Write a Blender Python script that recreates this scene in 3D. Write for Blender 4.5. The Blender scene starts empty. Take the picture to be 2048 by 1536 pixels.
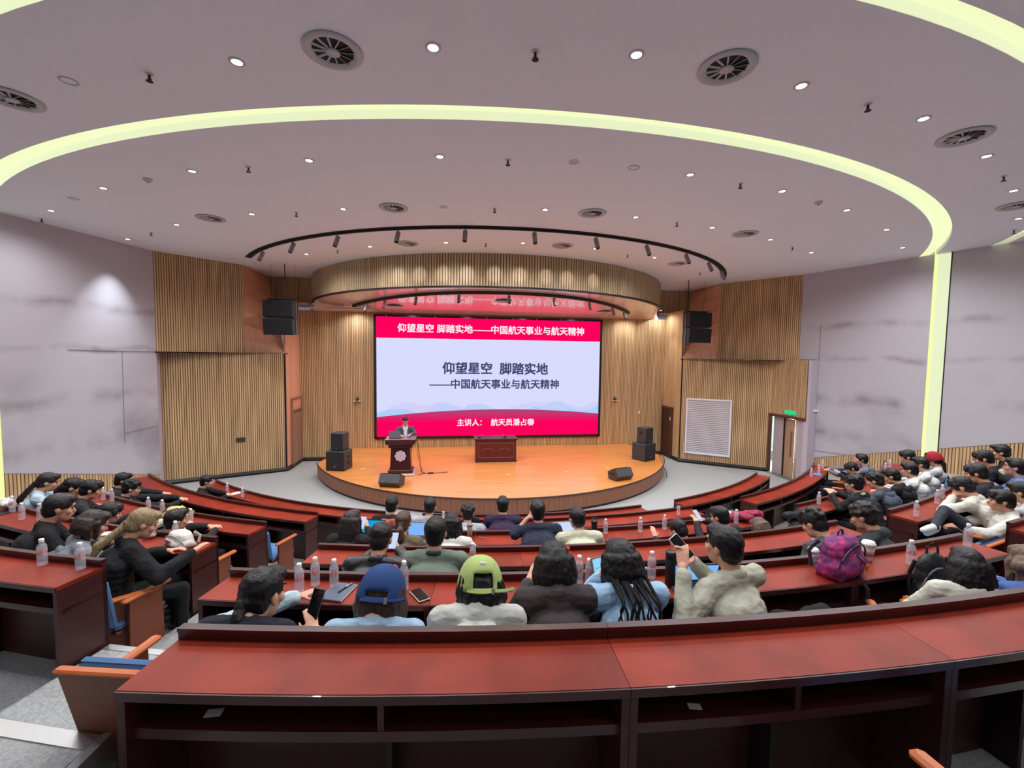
import bpy, math, random
from mathutils import Vector, Matrix, Euler
random.seed(7)
PI = math.pi
sc = bpy.context.scene
COL = sc.collection
sin, cos, rad = math.sin, math.cos, math.radians

# ---------------------------------------------------------------- camera
CP = Vector((-1.5677, -15.7283, 3.2329))
yaw, pitch, roll = 0.1410, 0.0610, 0.0130
fw = Vector((sin(yaw) * cos(pitch), cos(yaw) * cos(pitch), -sin(pitch)))
rt = Vector((cos(yaw), -sin(yaw), 0))
up = rt.cross(fw)
r2 = rt * cos(roll) + up * sin(roll)
u2 = -rt * sin(roll) + up * cos(roll)
cam = bpy.data.objects.new('camera', bpy.data.cameras.new('camera'))
COL.objects.link(cam)
cam.matrix_world = Matrix(((r2.x, u2.x, -fw.x, CP.x), (r2.y, u2.y, -fw.y, CP.y), (r2.z, u2.z, -fw.z, CP.z), (0, 0, 0, 1)))
cam.data.sensor_width = 36
cam.data.lens = 880 / 2048 * 36
cam.data.clip_start = 0.02
sc.camera = cam
# ---------------------------------------------------------------- look
sc.view_settings.view_transform = 'Standard'
sc.view_settings.look = 'None'
sc.view_settings.exposure = 0.0
sc.view_settings.gamma = 1.0
sc.view_settings.use_curve_mapping = False
sc.cycles.use_denoising = True
sc.cycles.max_bounces = 7
sc.cycles.diffuse_bounces = 5
sc.cycles.transparent_max_bounces = 12
sc.cycles.caustics_reflective = False
sc.cycles.caustics_refractive = False
sc.cycles.sample_clamp_indirect = 4.0
w = bpy.data.worlds.new('hall_world'); sc.world = w; w.use_nodes = True
w.node_tree.nodes['Background'].inputs[0].default_value = (0.5, 0.5, 0.55, 1)
w.node_tree.nodes['Background'].inputs[1].default_value = 0.3
LAMP_W = 168.0        # power of one recessed downlight
SPOT_W = 110.0
COVE = 1.0

# ---------------------------------------------------------------- helpers
def lin(c):
    if isinstance(c, str):
        c = tuple(int(c[i:i + 2], 16) / 255 for i in (0, 2, 4))
    return tuple((x / 12.92 if x <= .04045 else ((x + .055) / 1.055) ** 2.4) for x in c)

_M = {}
def mat(name, col, rough=.6, metal=0., emit=0., noise=0., nscale=(8, 8, 8), bump=0., bscale=40., spec=.5, alpha=1., coat=0., trans=0., baniso=False):
    """principled material with an optional grain (noise mixes the colour) and bump"""
    if name in _M: return _M[name]
    m = bpy.data.materials.new(name); m.use_nodes = True
    nt = m.node_tree; b = nt.nodes['Principled BSDF']
    c = lin(col)
    b.inputs['Base Color'].default_value = (*c, 1)
    b.inputs['Roughness'].default_value = rough
    b.inputs['Metallic'].default_value = metal
    b.inputs['Specular IOR Level'].default_value = spec
    b.inputs['Coat Weight'].default_value = coat
    b.inputs['Alpha'].default_value = alpha
    b.inputs['Transmission Weight'].default_value = trans
    if emit:
        b.inputs['Emission Color'].default_value = (*c, 1); b.inputs['Emission Strength'].default_value = emit
    if noise or bump:
        tc = nt.nodes.new('ShaderNodeTexCoord'); mp = nt.nodes.new('ShaderNodeMapping')
        nt.links.new(tc.outputs['Object'], mp.inputs[0]); mp.inputs['Scale'].default_value = nscale
    if noise:
        n = nt.nodes.new('ShaderNodeTexNoise'); n.inputs['Scale'].default_value = 1; n.inputs['Detail'].default_value = 5
        nt.links.new(mp.outputs[0], n.inputs['Vector'])
        r = nt.nodes.new('ShaderNodeValToRGB')
        r.color_ramp.elements[0].position = .3; r.color_ramp.elements[1].position = .7
        r.color_ramp.elements[0].color = (*[x * (1 - noise) for x in c], 1)
        r.color_ramp.elements[1].color = (*[min(1, x * (1 + noise)) for x in c], 1)
        nt.links.new(n.outputs[0], r.inputs[0]); nt.links.new(r.outputs[0], b.inputs['Base Color'])
    if bump:
        n2 = nt.nodes.new('ShaderNodeTexNoise'); n2.inputs['Scale'].default_value = bscale; n2.inputs['Detail'].default_value = 3
        nt.links.new(mp.outputs[0] if baniso else tc.outputs['Object'], n2.inputs['Vector'])
        bp = nt.nodes.new('ShaderNodeBump'); bp.inputs['Strength'].default_value = bump; bp.inputs['Distance'].default_value = .02
        nt.links.new(n2.outputs[0], bp.inputs['Height']); nt.links.new(bp.outputs[0], b.inputs['Normal'])
    _M[name] = m
    return m

def tag(o, label=None, cat=None, group=None, kind=None):
    if label: o['label'] = label
    if cat: o['category'] = cat
    if group: o['group'] = group
    if kind: o['kind'] = kind
    return o

def empty(name, loc=(0, 0, 0), rz=0, label=None, cat=None, group=None):
    o = bpy.data.objects.new(name, None); COL.objects.link(o)
    o.location = loc; o.rotation_euler = (0, 0, rz); o.empty_display_size = .1
    return tag(o, label, cat, group)

class MB:
    def __init__(s): s.v = []; s.f = []
    def add(s, vs, fs):
        n = len(s.v); s.v += [tuple(x) for x in vs]; s.f += [tuple(i + n for i in f) for f in fs]; return s
    def box(s, c, d, R=None, taper=1.0):
        x, y, z = [k / 2 for k in d]
        vs = [(-x, -y, -z), (x, -y, -z), (x, y, -z), (-x, y, -z), (-x * taper, -y * taper, z), (x * taper, -y * taper, z), (x * taper, y * taper, z), (-x * taper, y * taper, z)]
        M = R.to_matrix() if isinstance(R, Euler) else R
        vs = [Vector(c) + (M @ Vector(q) if M else Vector(q)) for q in vs]
        return s.add(vs, [(3, 2, 1, 0), (4, 5, 6, 7), (0, 1, 5, 4), (1, 2, 6, 5), (2, 3, 7, 6), (3, 0, 4, 7)])
    def rbox(s, c, d, b=.01, R=None):
        """box with chamfered edges"""
        x, y, z = [k / 2 for k in d]; vs = []; M = R.to_matrix() if isinstance(R, Euler) else R
        for zz, k in ((-z, b), (-z + b, 0), (z - b, 0), (z, b)):
            for q in ((-x + k + b, -y + k), (x - k - b, -y + k), (x - k, -y + k + b), (x - k, y - k - b), (x - k - b, y - k), (-x + k + b, y - k), (-x + k, y - k - b), (-x + k, -y + k + b)):
                p = Vector((q[0], q[1], zz)); vs.append(Vector(c) + (M @ p if M else p))
        fs = [tuple(range(7, -1, -1)), tuple(range(24, 32))]
        for j in range(3):
            for i in range(8):
                fs.append((j * 8 + i, j * 8 + (i + 1) % 8, j * 8 + 8 + (i + 1) % 8, j * 8 + 8 + i))
        return s.add(vs, fs)
    def prism(s, poly, z0, z1):
        n = len(poly)
        vs = [(x, y, z0) for x, y in poly] + [(x, y, z1) for x, y in poly]
        return s.add(vs, [tuple(range(n - 1, -1, -1)), tuple(range(n, 2 * n))] + [(i, (i + 1) % n, n + (i + 1) % n, n + i) for i in range(n)])
    def arc(s, c, r0, r1, z0, z1, a0, a1, n=24):
        """ring sector round c, angles in degrees measured from -Y, + towards +X"""
        vs = []
        for i in range(n + 1):
            a = rad(a0 + (a1 - a0) * i / n)
            for r, z in ((r0, z0), (r1, z0), (r1, z1), (r0, z1)):
                vs.append((c[0] + r * sin(a), c[1] - r * cos(a), z))
        fs = [(0, 3, 2, 1), (4 * n, 4 * n + 1, 4 * n + 2, 4 * n + 3)]
        for i in range(n):
            for j in range(4):
                k = (j + 1) % 4; fs.append((4 * i + j, 4 * i + k, 4 * i + 4 + k, 4 * i + 4 + j))
        return s.add(vs, fs)
    def tube(s, pts, r, n=8, caps=True):
        pts = [Vector(p) for p in pts]; rs = r if isinstance(r, (list, tuple)) else [r] * len(pts)
        base = len(s.v); vs = []; fs = []
        for i, p in enumerate(pts):
            d = (pts[min(i + 1, len(pts) - 1)] - pts[max(i - 1, 0)]).normalized()
            a = d.cross(Vector((0, 0, 1)) if abs(d.z) < .9 else Vector((1, 0, 0))).normalized(); b = d.cross(a)
            for k in range(n):
                t = 2 * PI * k / n; vs.append(p + (a * cos(t) + b * sin(t)) * rs[i])
        for i in range(len(pts) - 1):
            for k in range(n):
                fs.append((i * n + k, i * n + (k + 1) % n, (i + 1) * n + (k + 1) % n, (i + 1) * n + k))
        if caps: fs += [tuple(range(n)), tuple(range(len(pts) * n - 1, (len(pts) - 1) * n - 1, -1))]
        return s.add(vs, fs)
    def lathe(s, prof, n=16, o=(0, 0, 0), M=None, ends=True):
        vs = []; fs = []
        for r, z in prof:
            for k in range(n):
                p = Vector((r * cos(2 * PI * k / n), r * sin(2 * PI * k / n), z)); vs.append(Vector(o) + (M @ p if M else p))
        for i in range(len(prof) - 1):
            for k in range(n): fs.append((i * n + k, i * n + (k + 1) % n, (i + 1) * n + (k + 1) % n, (i + 1) * n + k))
        if ends and prof[0][0] > 1e-4: fs.append(tuple(range(n - 1, -1, -1)))
        if ends and prof[-1][0] > 1e-4: fs.append(tuple(range((len(prof) - 1) * n, len(prof) * n)))
        return s.add(vs, fs)
    def ell(s, c, r, R=None, nu=12, nv=8):
        vs = []; fs = []; M = R.to_matrix() if isinstance(R, Euler) else R
        c = Vector(c)
        def P(x, y, z):
            p = Vector((x * r[0], y * r[1], z * r[2])); return c + (M @ p if M else p)
        vs.append(P(0, 0, -1))
        for j in range(1, nv):
            t = -PI / 2 + PI * j / nv
            for i in range(nu): vs.append(P(cos(t) * cos(2 * PI * i / nu), cos(t) * sin(2 * PI * i / nu), sin(t)))
        vs.append(P(0, 0, 1)); L = len(vs) - 1
        for i in range(nu):
            fs.append((0, 1 + (i + 1) % nu, 1 + i)); fs.append((L, L - nu + i, L - nu + (i + 1) % nu))
        for j in range(nv - 2):
            for i in range(nu):
                a = 1 + j * nu; fs.append((a + i, a + (i + 1) % nu, a + nu + (i + 1) % nu, a + nu + i))
        return s.add(vs, fs)
    def cap(s, p0, p1, r0, r1=None, n=10):
        """tapered capsule"""
        r1 = r0 if r1 is None else r1
        p0, p1 = Vector(p0), Vector(p1); d = p1 - p0; L = max(d.length, 1e-4); d = d / L
        pts = []; rs = []
        for k in (-.98, -.7, -.3): pts.append(p0 + d * r0 * k); rs.append(r0 * math.sqrt(1 - k * k))
        pts.append(p0); rs.append(r0); pts.append(p1); rs.append(r1)
        for k in (.3, .7, .98): pts.append(p1 + d * r1 * k); rs.append(r1 * math.sqrt(1 - k * k))
        a = d.cross(Vector((0, 0, 1)) if abs(d.z) < .9 else Vector((1, 0, 0))).normalized(); b = d.cross(a)
        vs = []; fs = []
        for p, r in zip(pts, rs):
            for k in range(n):
                t = 2 * PI * k / n; vs.append(p + (a * cos(t) + b * sin(t)) * r)
        m = len(pts)
        for i in range(m - 1):
            for k in range(n): fs.append((i * n + k, i * n + (k + 1) % n, (i + 1) * n + (k + 1) % n, (i + 1) * n + k))
        fs += [tuple(range(n - 1, -1, -1)), tuple(range((m - 1) * n, m * n))]
        return s.add(vs, fs)
    def build(s, name, m, parent=None, smooth=False, loc=None):
        me = bpy.data.meshes.new(name); me.from_pydata([tuple(x) for x in s.v], [], s.f); me.update()
        if smooth: me.polygons.foreach_set('use_smooth', [True] * len(me.polygons))
        if m: me.materials.append(m)
        o = bpy.data.objects.new(name, me); COL.objects.link(o)
        if parent: o.parent = parent
        if loc: o.location = loc
        return o

def struct(o): o['kind'] = 'structure'; return o
_kids = {}
def kids(o):
    return [c for c in bpy.data.objects if c.parent == o]
def copy_tree(o, ch, parent=None):
    """ch: dict object -> list of children, made once with tree()"""
    c = o.copy(); COL.objects.link(c)
    if parent: c.parent = parent
    for k in ch.get(o, []): copy_tree(k, ch, c)
    return c
def tree(root):
    ch = {}
    def go(o):
        ch[o] = list(o.children)
        for k in ch[o]: go(k)
    bpy.context.view_layer.update(); go(root); return ch

# ---------------------------------------------------------------- materials
white = mat('ceiling_paint', (.91, .925, .97), .9, bump=.02, bscale=3)
slat_m = mat('oak_slats', (.79, .66, .49), .55, noise=.28, nscale=(14, 14, .5))
slat_dk = mat('oak_slats_groove', (.47, .34, .21), .8)
smooth_wood = mat('smooth_oak_veneer', (.88, .65, .53), .5, noise=.12, nscale=(10, 10, .6))
carpet = mat('grey_carpet', (.69, .70, .70), .95, noise=.22, nscale=(60, 60, 60), bump=.6, bscale=220, spec=.1)
blackm = mat('black_plastic', (.10, .10, .11), .45)
speaker_m = mat('speaker_cloth', (.115, .115, .13), .8, bump=.4, bscale=300)
speaker_top = mat('speaker_cabinet', (.22, .23, .24), .5)
edge_m = mat('dark_trim', (.07, .06, .06), .5)
metal = mat('brushed_metal', (.72, .72, .72), .35, metal=.9)
greymetal = mat('grey_metal', (.55, .56, .57), .4, metal=.6)
desk_m = mat('mahogany_top', (.52, .17, .105), .42, noise=.32, nscale=(3.2, 3.2, 3.2), bump=.03, bscale=9, spec=.2)
desk_v = mat('mahogany_veneer', (.24, .10, .09), .38, noise=.2, nscale=(3, 3, 14))
desk_e = mat('mahogany_edge', (.24, .085, .085), .35, coat=.2)
desk_in = mat('mahogany_inside', (.12, .06, .06), .5)
chair_wood = mat('orange_beech', (.72, .36, .14), .4, noise=.15, nscale=(6, 6, 20))
chair_panel = mat('brown_ply', (.45, .22, .12), .45, noise=.12, nscale=(5, 5, 12))
chair_blue = mat('blue_upholstery', (.36, .50, .67), .95, bump=.5, bscale=260, spec=.1)
paper_w = mat('white_paper', (.88, .89, .90), .8)

def wall_material():
    """light grey felt-like wall panels with smudged bands along the joints"""
    m = bpy.data.materials.new('stained_grey_wall'); m.use_nodes = True; nt = m.node_tree; b = nt.nodes['Principled BSDF']
    b.inputs['Roughness'].default_value = .75; b.inputs['Specular IOR Level'].default_value = .25
    N = nt.nodes.new; L = nt.links.new
    g = N('ShaderNodeNewGeometry'); sx = N('ShaderNodeSeparateXYZ'); L(g.outputs['Position'], sx.inputs[0])
    def noise(sc_, det, mapscale):
        mp = N('ShaderNodeMapping'); mp.inputs['Scale'].default_value = mapscale; L(g.outputs['Position'], mp.inputs[0])
        n = N('ShaderNodeTexNoise'); n.inputs['Scale'].default_value = sc_; n.inputs['Detail'].default_value = det; L(mp.outputs[0], n.inputs['Vector']); return n.outputs[0]
    def mth(op, a, bb=None, clamp=False):
        q = N('ShaderNodeMath'); q.operation = op; q.use_clamp = clamp
        for i, v in enumerate((a, bb)):
            if v is None: continue
            if hasattr(v, 'links') or hasattr(v, 'node'): L(v, q.inputs[i])
            else: q.inputs[i].default_value = v
        return q.outputs[0]
    n1 = noise(.9, 4, (1, 1, .8)); n2 = noise(1.1, 3, (1, 1, .6)); n3 = noise(.5, 3, (1, 1, 1.2))
    zw = mth('ADD', sx.outputs[2], mth('MULTIPLY', mth('SUBTRACT', n1, .5), .5))
    tot = None
    for z0, wd in ((4.25, .16), (3.27, .12), (2.2, .24), (1.15, .30)):
        d = mth('ABSOLUTE', mth('SUBTRACT', zw, z0)); e = mth('SUBTRACT', 1.0, mth('DIVIDE', d, wd), True)
        e = mth('MULTIPLY', e, mth('MULTIPLY', mth('SUBTRACT', n2, .43), 3.4, True))
        tot = e if tot is None else mth('MAXIMUM', tot, e)
    blot = mth('MULTIPLY', mth('SUBTRACT', n3, .50), 5.0, True)
    blot = mth('MULTIPLY', blot, mth('MULTIPLY', mth('SUBTRACT', 3.4, sx.outputs[2]), .4, True))
    tot = mth('MAXIMUM', tot, blot)
    r = N('ShaderNodeValToRGB'); L(tot, r.inputs[0])
    r.color_ramp.elements[0].color = (*lin((.735, .72, .75)), 1); r.color_ramp.elements[1].color = (*lin((.54, .52, .54)), 1)
    L(r.outputs[0], b.inputs['Base Color'])
    return m
greywall = wall_material()

def planks_material():
    m = mat('orange_stage_boards', (.86, .56, .30), .3, noise=.2, nscale=(.6, 9, 9), coat=.15)
    return m
stage_m = planks_material()

# ---------------------------------------------------------------- room shell
RC = (0, 1.5)                       # centre of the seat rows
R = [0, 9.45, 10.6, 11.9, 13.13, 14.33, 15.48, 16.68]
tread = lambda k: -.42 + .34 * (k - 1)
ZC = 5.86; FL = -.42

struct(MB().box((0, -8, FL - .05), (26, 30, .1)).build('floor', carpet))
for k in range(2, 8):               # the risers: one ring sector for every row
    r0 = R[k] - .06; r1 = R[k + 1] - .06 if k < 7 else 22
    z = tread(k)
    mb = MB()
    if k == 6:
        mb.arc(RC, r0, r1, FL, z, -12.2 + 1.6, 80, 40); mb.arc(RC, r0, r1, FL, z, -80, -12.6, 34)
        mb.arc(RC, r0, r1, FL, tread(5) + .17, -12.6, -10.6, 3)
    else:
        mb.arc(RC, r0, r1, FL, z, -80, 80, 80)
    struct(mb.build('floor', carpet))

# aisle half steps with metal nosings
def aisle_step(k, a0, a1, name='aisle_step', lab=''):
    r0 = R[k] + .02 if k < 6 else R[k] + .3; r1 = R[k + 1] - .06; z = tread(k) + .17
    e = empty(name, (0, 0, 0), label=lab, cat='step', group='carpeted aisle half steps')
    MB().arc(RC, r0, r1, tread(k), z, a0, a1, 6).build('step_block', carpet, e)
    MB().arc(RC, r0 - .004, r0 + .05, z - .03, z + .004, a0, a1, 6).build('nosing', metal, e)
    return e
aisle_step(5, -16.2, -12.6, lab='grey carpeted half step with metal nosing between the left and middle desks')
aisle_step(4, -17.0, -12.6, lab='grey carpeted half step in the left aisle beside the fourth row')
aisle_step(3, -18.8, -14.2, lab='grey carpeted half step in the left aisle beside the third row')
st = empty('aisle_step', (0, 0, 0), label='carpeted step block with broad metal nosing at the bottom left corner', cat='step', group='carpeted aisle half steps')
q0 = rad(-12.55)
P = [(-4.9, -13.05), (-3.71, -13.38), (-3.17, -13.54), (-3.24, -13.95), (-3.3, -15.0), (-5.2, -14.6)]
MB().prism(P, 1.28, 1.45).build('step_block', carpet, st)
MB().prism([(-4.9, -13.05), (-3.71, -13.38), (-3.17, -13.54), (-3.18, -13.62), (-3.72, -13.46), (-4.92, -13.13)], 1.45, 1.456).build('nosing', metal, st)
MB().prism([(-3.17, -13.54), (-3.3, -15.0), (-3.25, -15.0), (-3.12, -13.52)], 1.28, 1.456).build('nosing', greymetal, st)

# ceiling: middle disc, ring, outer field, with two lit slots between
C1 = (0, 2.46); C2 = (.23, -.58)
S1a, S1b = 13.17, 13.45
S2a, S2b = 12.21, 12.41
struct(MB().arc(C1, .01, S1a, ZC, ZC + .3, -100, 100, 120).build('ceiling', white))
def ring_between():                   # ceiling between the two slots (their centres differ)
    vs = []; fs = []; n = 120
    for i in range(n + 1):
        a = rad(-88 + 176 * i / n)
        x, y = C1[0] + S1b * sin(a), C1[1] - S1b * cos(a)
        d = Vector((sin(a), -cos(a)))
        ex, ey = x - C2[0], y - C2[1]
        bq = ex * d.x + ey * d.y; cq = ex * ex + ey * ey - S2a * S2a
        disc = bq * bq - cq; t = -bq + math.sqrt(disc) if disc > 0 else .02
        t = max(t, .02)
        for zz in (ZC, ZC + .3):
            vs += [(x, y, zz), (x + d.x * t, y + d.y * t, zz)]
    for i in range(n):
        a = 4 * i; b = a + 4
        fs += [(a, a + 1, b + 1, b), (a + 2, b + 2, b + 3, a + 3), (a, b, b + 2, a + 2), (a + 1, a + 3, b + 3, b + 1)]
    return MB().add(vs, fs)
struct(ring_between().build('ceiling', white))
struct(MB().arc(C2, S2b, 26, ZC, ZC + .3, -75, 75, 90).build('ceiling', white))

def cove_material(name, col, s):
    m = mat(name, col, .5, emit=s); m.node_tree.nodes['Principled BSDF'].inputs['Base Color'].default_value = (.05, .05, .05, 1); return m
cv_a = cove_material('cove_diffuser_top', (.95, .985, .76), .95 * COVE)
cv_b = cove_material('cove_diffuser_side', (.885, .92, .75), 1.0 * COVE)
def cove(c, ra, rb, a0, a1, n, lab):
    e = empty('cove_light', (0, 0, 0), label=lab, cat='cove light')
    MB().arc(c, ra - .01, rb + .01, ZC + .10, ZC + .13, a0, a1, n).build('diffuser', cv_a, e)
    MB().arc(c, ra - .004, ra + .004, ZC + .002, ZC + .10, a0, a1, n).build('side_diffuser', cv_b, e)
    return e
cove(C1, S1a, S1b, -56, 56, 110, 'long curved glowing slot crossing the middle of the ceiling')
cove(C2, S2a, S2b, -50, 60, 80, 'second glowing ceiling slot cut by the top corners of the picture')

# ---- slatted wall builder: real ribs along a plan polyline
def ribs(poly, z0, z1, pitch=.055, gap=.018, depth=.014, ztop=None, zbot=None, thick=.04, flip=False):
    """vertical ribs standing proud of a dark backing; poly runs left to right as seen from inside"""
    A = MB(); B = MB()
    for (x0, y0), (x1, y1) in zip(poly[:-1], poly[1:]):
        L = math.hypot(x1 - x0, y1 - y0); dx, dy = (x1 - x0) / L, (y1 - y0) / L
        nx, ny = dy, -dx                      # towards the room (room on the right-hand side of travel)
        if flip: nx, ny = -nx, -ny
        n = max(1, round(L / pitch)); p = L / n; g = gap * p / pitch
        def Z(x, y, base, fn): return fn(x, y) if fn else base
        def quadbox(s0, s1, d0, d1, mb):
            c = [(x0 + dx * s + nx * d, y0 + dy * s + ny * d) for s, d in ((s0, d0), (s1, d0), (s1, d1), (s0, d1))]
            v = [(x, y, Z(x, y, z0, zbot)) for x, y in c] + [(x, y, Z(x, y, z1, ztop)) for x, y in c]
            mb.add(v, [(3, 2, 1, 0), (4, 5, 6, 7), (0, 1, 5, 4), (1, 2, 6, 5), (2, 3, 7, 6), (3, 0, 4, 7)])
        quadbox(0, L, -thick, 0, B)
        for i in range(n): quadbox(i * p + g / 2, (i + 1) * p - g / 2, 0, depth, A)
    return A, B
def slat_wall(name, poly, z0, z1, back=None, **kw):
    A, B = ribs(poly, z0, z1, **kw)
    b = struct(B.build(name, back or slat_dk))
    a = A.build('slats', kw.get('m') or slat_m, b); a['kind'] = 'stuff'
    return b
def flat_wall(name, poly, z0, z1, m, thick=.05, ztop=None, zbot=None):
    mb = MB()
    for (x0, y0), (x1, y1) in zip(poly[:-1], poly[1:]):
        L = math.hypot(x1 - x0, y1 - y0); nx, ny = -(y1 - y0) / L * thick, (x1 - x0) / L * thick
        c = [(x0 + nx, y0 + ny), (x1 + nx, y1 + ny), (x1, y1), (x0, y0)]
        v = [(x, y, zbot(x, y) if zbot else z0) for x, y in c] + [(x, y, ztop(x, y) if ztop else z1) for x, y in c]
        mb.add(v, [(3, 2, 1, 0), (4, 5, 6, 7), (0, 1, 5, 4), (1, 2, 6, 5), (2, 3, 7, 6), (3, 0, 4, 7)])
    return struct(mb.build(name, m))

LZ = 3.25
# back wall (left to right, room on the right-hand side of travel)
bw = slat_wall('wall_back', [(-6.6, .05), (6.55, .05)], FL, 4.72)
A_L, A_R = (-7.67, -1.48), (7.7, -1.47)
E_L, E_R = (-7.72, .42), (7.72, .36)
# upper side walls beside the stage
slat_wall('wall_left', [(-9.2, -2.95), A_L], LZ, ZC)
slat_wall('wall_right', [A_R, (9.1, -3.5)], LZ, ZC)
def slanted(A, E, Bc):
    v = [(*A, ZC), (*E, ZC), (*Bc, LZ), (*A, LZ)]
    n = 6; vs = []
    for j in range(n + 1):
        t = j / n
        a = Vector(v[0]).lerp(Vector(v[3]), t); b = Vector(v[1]).lerp(Vector(v[2]), t)
        vs += [a, b]
    fs = [(2 * j, 2 * j + 1, 2 * j + 3, 2 * j + 2) for j in range(n)]
    return MB().add(vs, fs)
struct(slanted(A_L, E_L, (-6.6, -1.25)).build('wall_left', smooth_wood))
struct(slanted(A_R, E_R, (6.55, -1.2)).build('wall_right', smooth_wood))
# side walls of the stage niche
flat_wall('wall_left', [(-6.6, -1.25), (-6.6, .05)], FL + .12, 4.95, smooth_wood)
slat_wall('wall_right', [(6.55, .05), (6.55, -1.16)], FL + .12, 4.95, pitch=.07)
# bulkheads behind the hanging loudspeakers
slat_wall('wall_back', [(-7.75, .42), (-6.3, .42)], 4.97, ZC)
slat_wall('wall_back', [(6.3, .36), (7.75, .36)], 4.97, ZC)
for s in (-1, 1):
    struct(MB().box((s * 7.05, .5, 4.94), (1.45, 1.0, .05)).build('ceiling', smooth_wood))
# recessed lower walls beside the doors
slat_wall('wall_left', [(-9.42, -2.55), (-6.62, -1.27)], FL + .12, LZ)
slat_wall('wall_right', [(6.57, -1.17), (8.1, -2.24), (8.67, -2.58)], FL + .12, LZ)
slat_wall('wall_right', [(8.67, -2.58), (8.83, -2.72)], FL + .12, LZ, pitch=.06)
# over the right door
slat_wall('wall_right', [(8.83, -2.72), (8.93, -4.05)], 1.52, LZ)
# lintel undersides
struct(MB().prism([(-9.42, -2.5), (-6.55, -1.2), (-7.67, -1.53), (-9.25, -3.03), (-9.6, -3.1)], LZ - .02, LZ + .01).build('trim_1', edge_m))
struct(MB().prism([(9.2, -3.56), (7.7, -1.52), (6.5, -1.15), (8.9, -2.6), (9.3, -2.9)], LZ - .02, LZ + .01).build('trim_2', edge_m))
# smooth edge boards and piers
struct(MB().box((-6.62, -1.27, (FL + LZ) / 2), (.05, .05, LZ - FL)).build('trim_3', edge_m))
struct(MB().box((6.565, -1.18, (FL + LZ) / 2), (.03, .03, LZ - FL)).build('trim_4', edge_m))
struct(MB().prism([(-9.42, -2.52), (-9.33, -2.60), (-9.3, -3.12), (-9.5, -3.12)], FL, LZ).build('trim_5', mat('pier_paint', (.74, .69, .73), .7)))
struct(MB().prism([(8.93, -4.0), (9.0, -4.1), (9.3, -4.05), (9.25, -3.6), (8.95, -3.75)], FL, LZ).build('trim_6', mat('pier_paint', (.74, .69, .73), .7)))

# big grey side walls, wainscots, slots
def wallpt(side, Y):
    if side < 0: x0, y0, x1, y1 = -9.2, -2.95, -10.08, -5.9
    else: x0, y0, x1, y1 = 9.1, -3.5, 10.2, -6.7
    return x0 + (x1 - x0) * (Y - y0) / (y1 - y0)
def wz(side, Y):
    if side < 0: return 0.0 + (-Y - 3.0) * .283
    return .22 + (-Y - 3.68) * .307
YB = -19.0
for side, nm in ((-1, 'wall_left'), (1, 'wall_right')):
    ya = -2.95 if side < 0 else -3.5
    s0, s1 = (-6.03, -6.32) if side < 0 else (-6.40, -6.71)
    def poly(a, b):
        P = [(wallpt(side, a), a), (wallpt(side, b), b)]
        return P[::-1] if side < 0 else P
    zf = lambda x, y, side=side: wz(side, y)
    for a, b in ((ya, s0), (s1, YB)):
        g = flat_wall(nm, poly(a, b), 0, ZC, greywall, zbot=zf)
        A, B = ribs(poly(a, b), 0, 0, pitch=.062, ztop=zf, zbot=lambda x, y: FL)
        bb = struct(B.build(nm, slat_dk)); aa = A.build('slats', slat_m, bb); aa['kind'] = 'stuff'
        # cap rail between panel and wainscot
        pp = poly(a, b); (x0, y0), (x1, y1) = pp
        L = math.hypot(x1 - x0, y1 - y0); nx, ny = (y1 - y0) / L * .02, -(x1 - x0) / L * .02
        struct(MB().tube([(x0 + nx * .5, y0 + ny * .5, wz(side, y0)), (x1 + nx * .5, y1 + ny * .5, wz(side, y1))], .012, 6).build('trim_7', mat('cap_rail', (.62, .58, .62), .6)))
    # lit vertical slot
    e = empty('wall_cove_light', (0, 0, 0), label='tall glowing slot in the %s grey wall' % ('left' if side < 0 else 'right'), cat='cove light')
    xm = wallpt(side, (s0 + s1) / 2); hw = abs(s1 - s0)
    d = Vector((wallpt(side, s1) - wallpt(side, s0), s1 - s0)).normalized(); nrm = Vector((-d.y, d.x)) * (1 if side > 0 else -1)
    if nrm.x * side < 0: nrm = -nrm
    a = Vector((wallpt(side, s0), s0)); b = Vector((wallpt(side, s1), s1))
    def slab(p, q, n0, n1, z0, z1, m, nm2):
        c = [p + nrm * n0, q + nrm * n0, q + nrm * n1, p + nrm * n1]
        MB().prism([(k.x, k.y) for k in c], z0, z1).build(nm2, m, e)
    slab(a, b, .10, .13, -.4, ZC + .1, cv_b, 'diffuser')
    slab(a, a + d * .03, .0, .10, -.4, ZC + .1, cove_material('cove_strip', (.94, .98, .62), 1.0 * COVE), 'light_strip')
    slab(b - d * .02, b, -.01, .10, -.4, ZC + .1, edge_m, 'edge_channel')
# back of the hall behind the viewer
struct(MB().box((0, YB - .1, 3), (34, .2, 7)).build('wall_rear', mat('rear_paint', (.72, .70, .72), .8)))
# panel joints and creases on the grey walls
def joint(side, Y0, z0, Y1, z1, w=.006):
    x0, x1 = wallpt(side, Y0), wallpt(side, Y1)
    o = -side * .006
    struct(MB().tube([(x0 + o, Y0, z0), (x1 + o, Y1, z1)], w, 5).build('trim_8', mat('joint', (.50, .48, .50), .8)))
joint(-1, -3.0, 3.25, -4.9, 3.27); joint(-1, -3.8, 3.25, -3.82, 1.0); joint(-1, -3.0, 1.3, -3.8, 1.25)
joint(1, -3.55, 3.27, -4.0, 3.27); joint(1, -4.05, 4.3, -4.05, .45); joint(1, -3.6, 1.35, -4.05, 1.3); joint(1, -4.05, .55, -5.0, .6)

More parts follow.
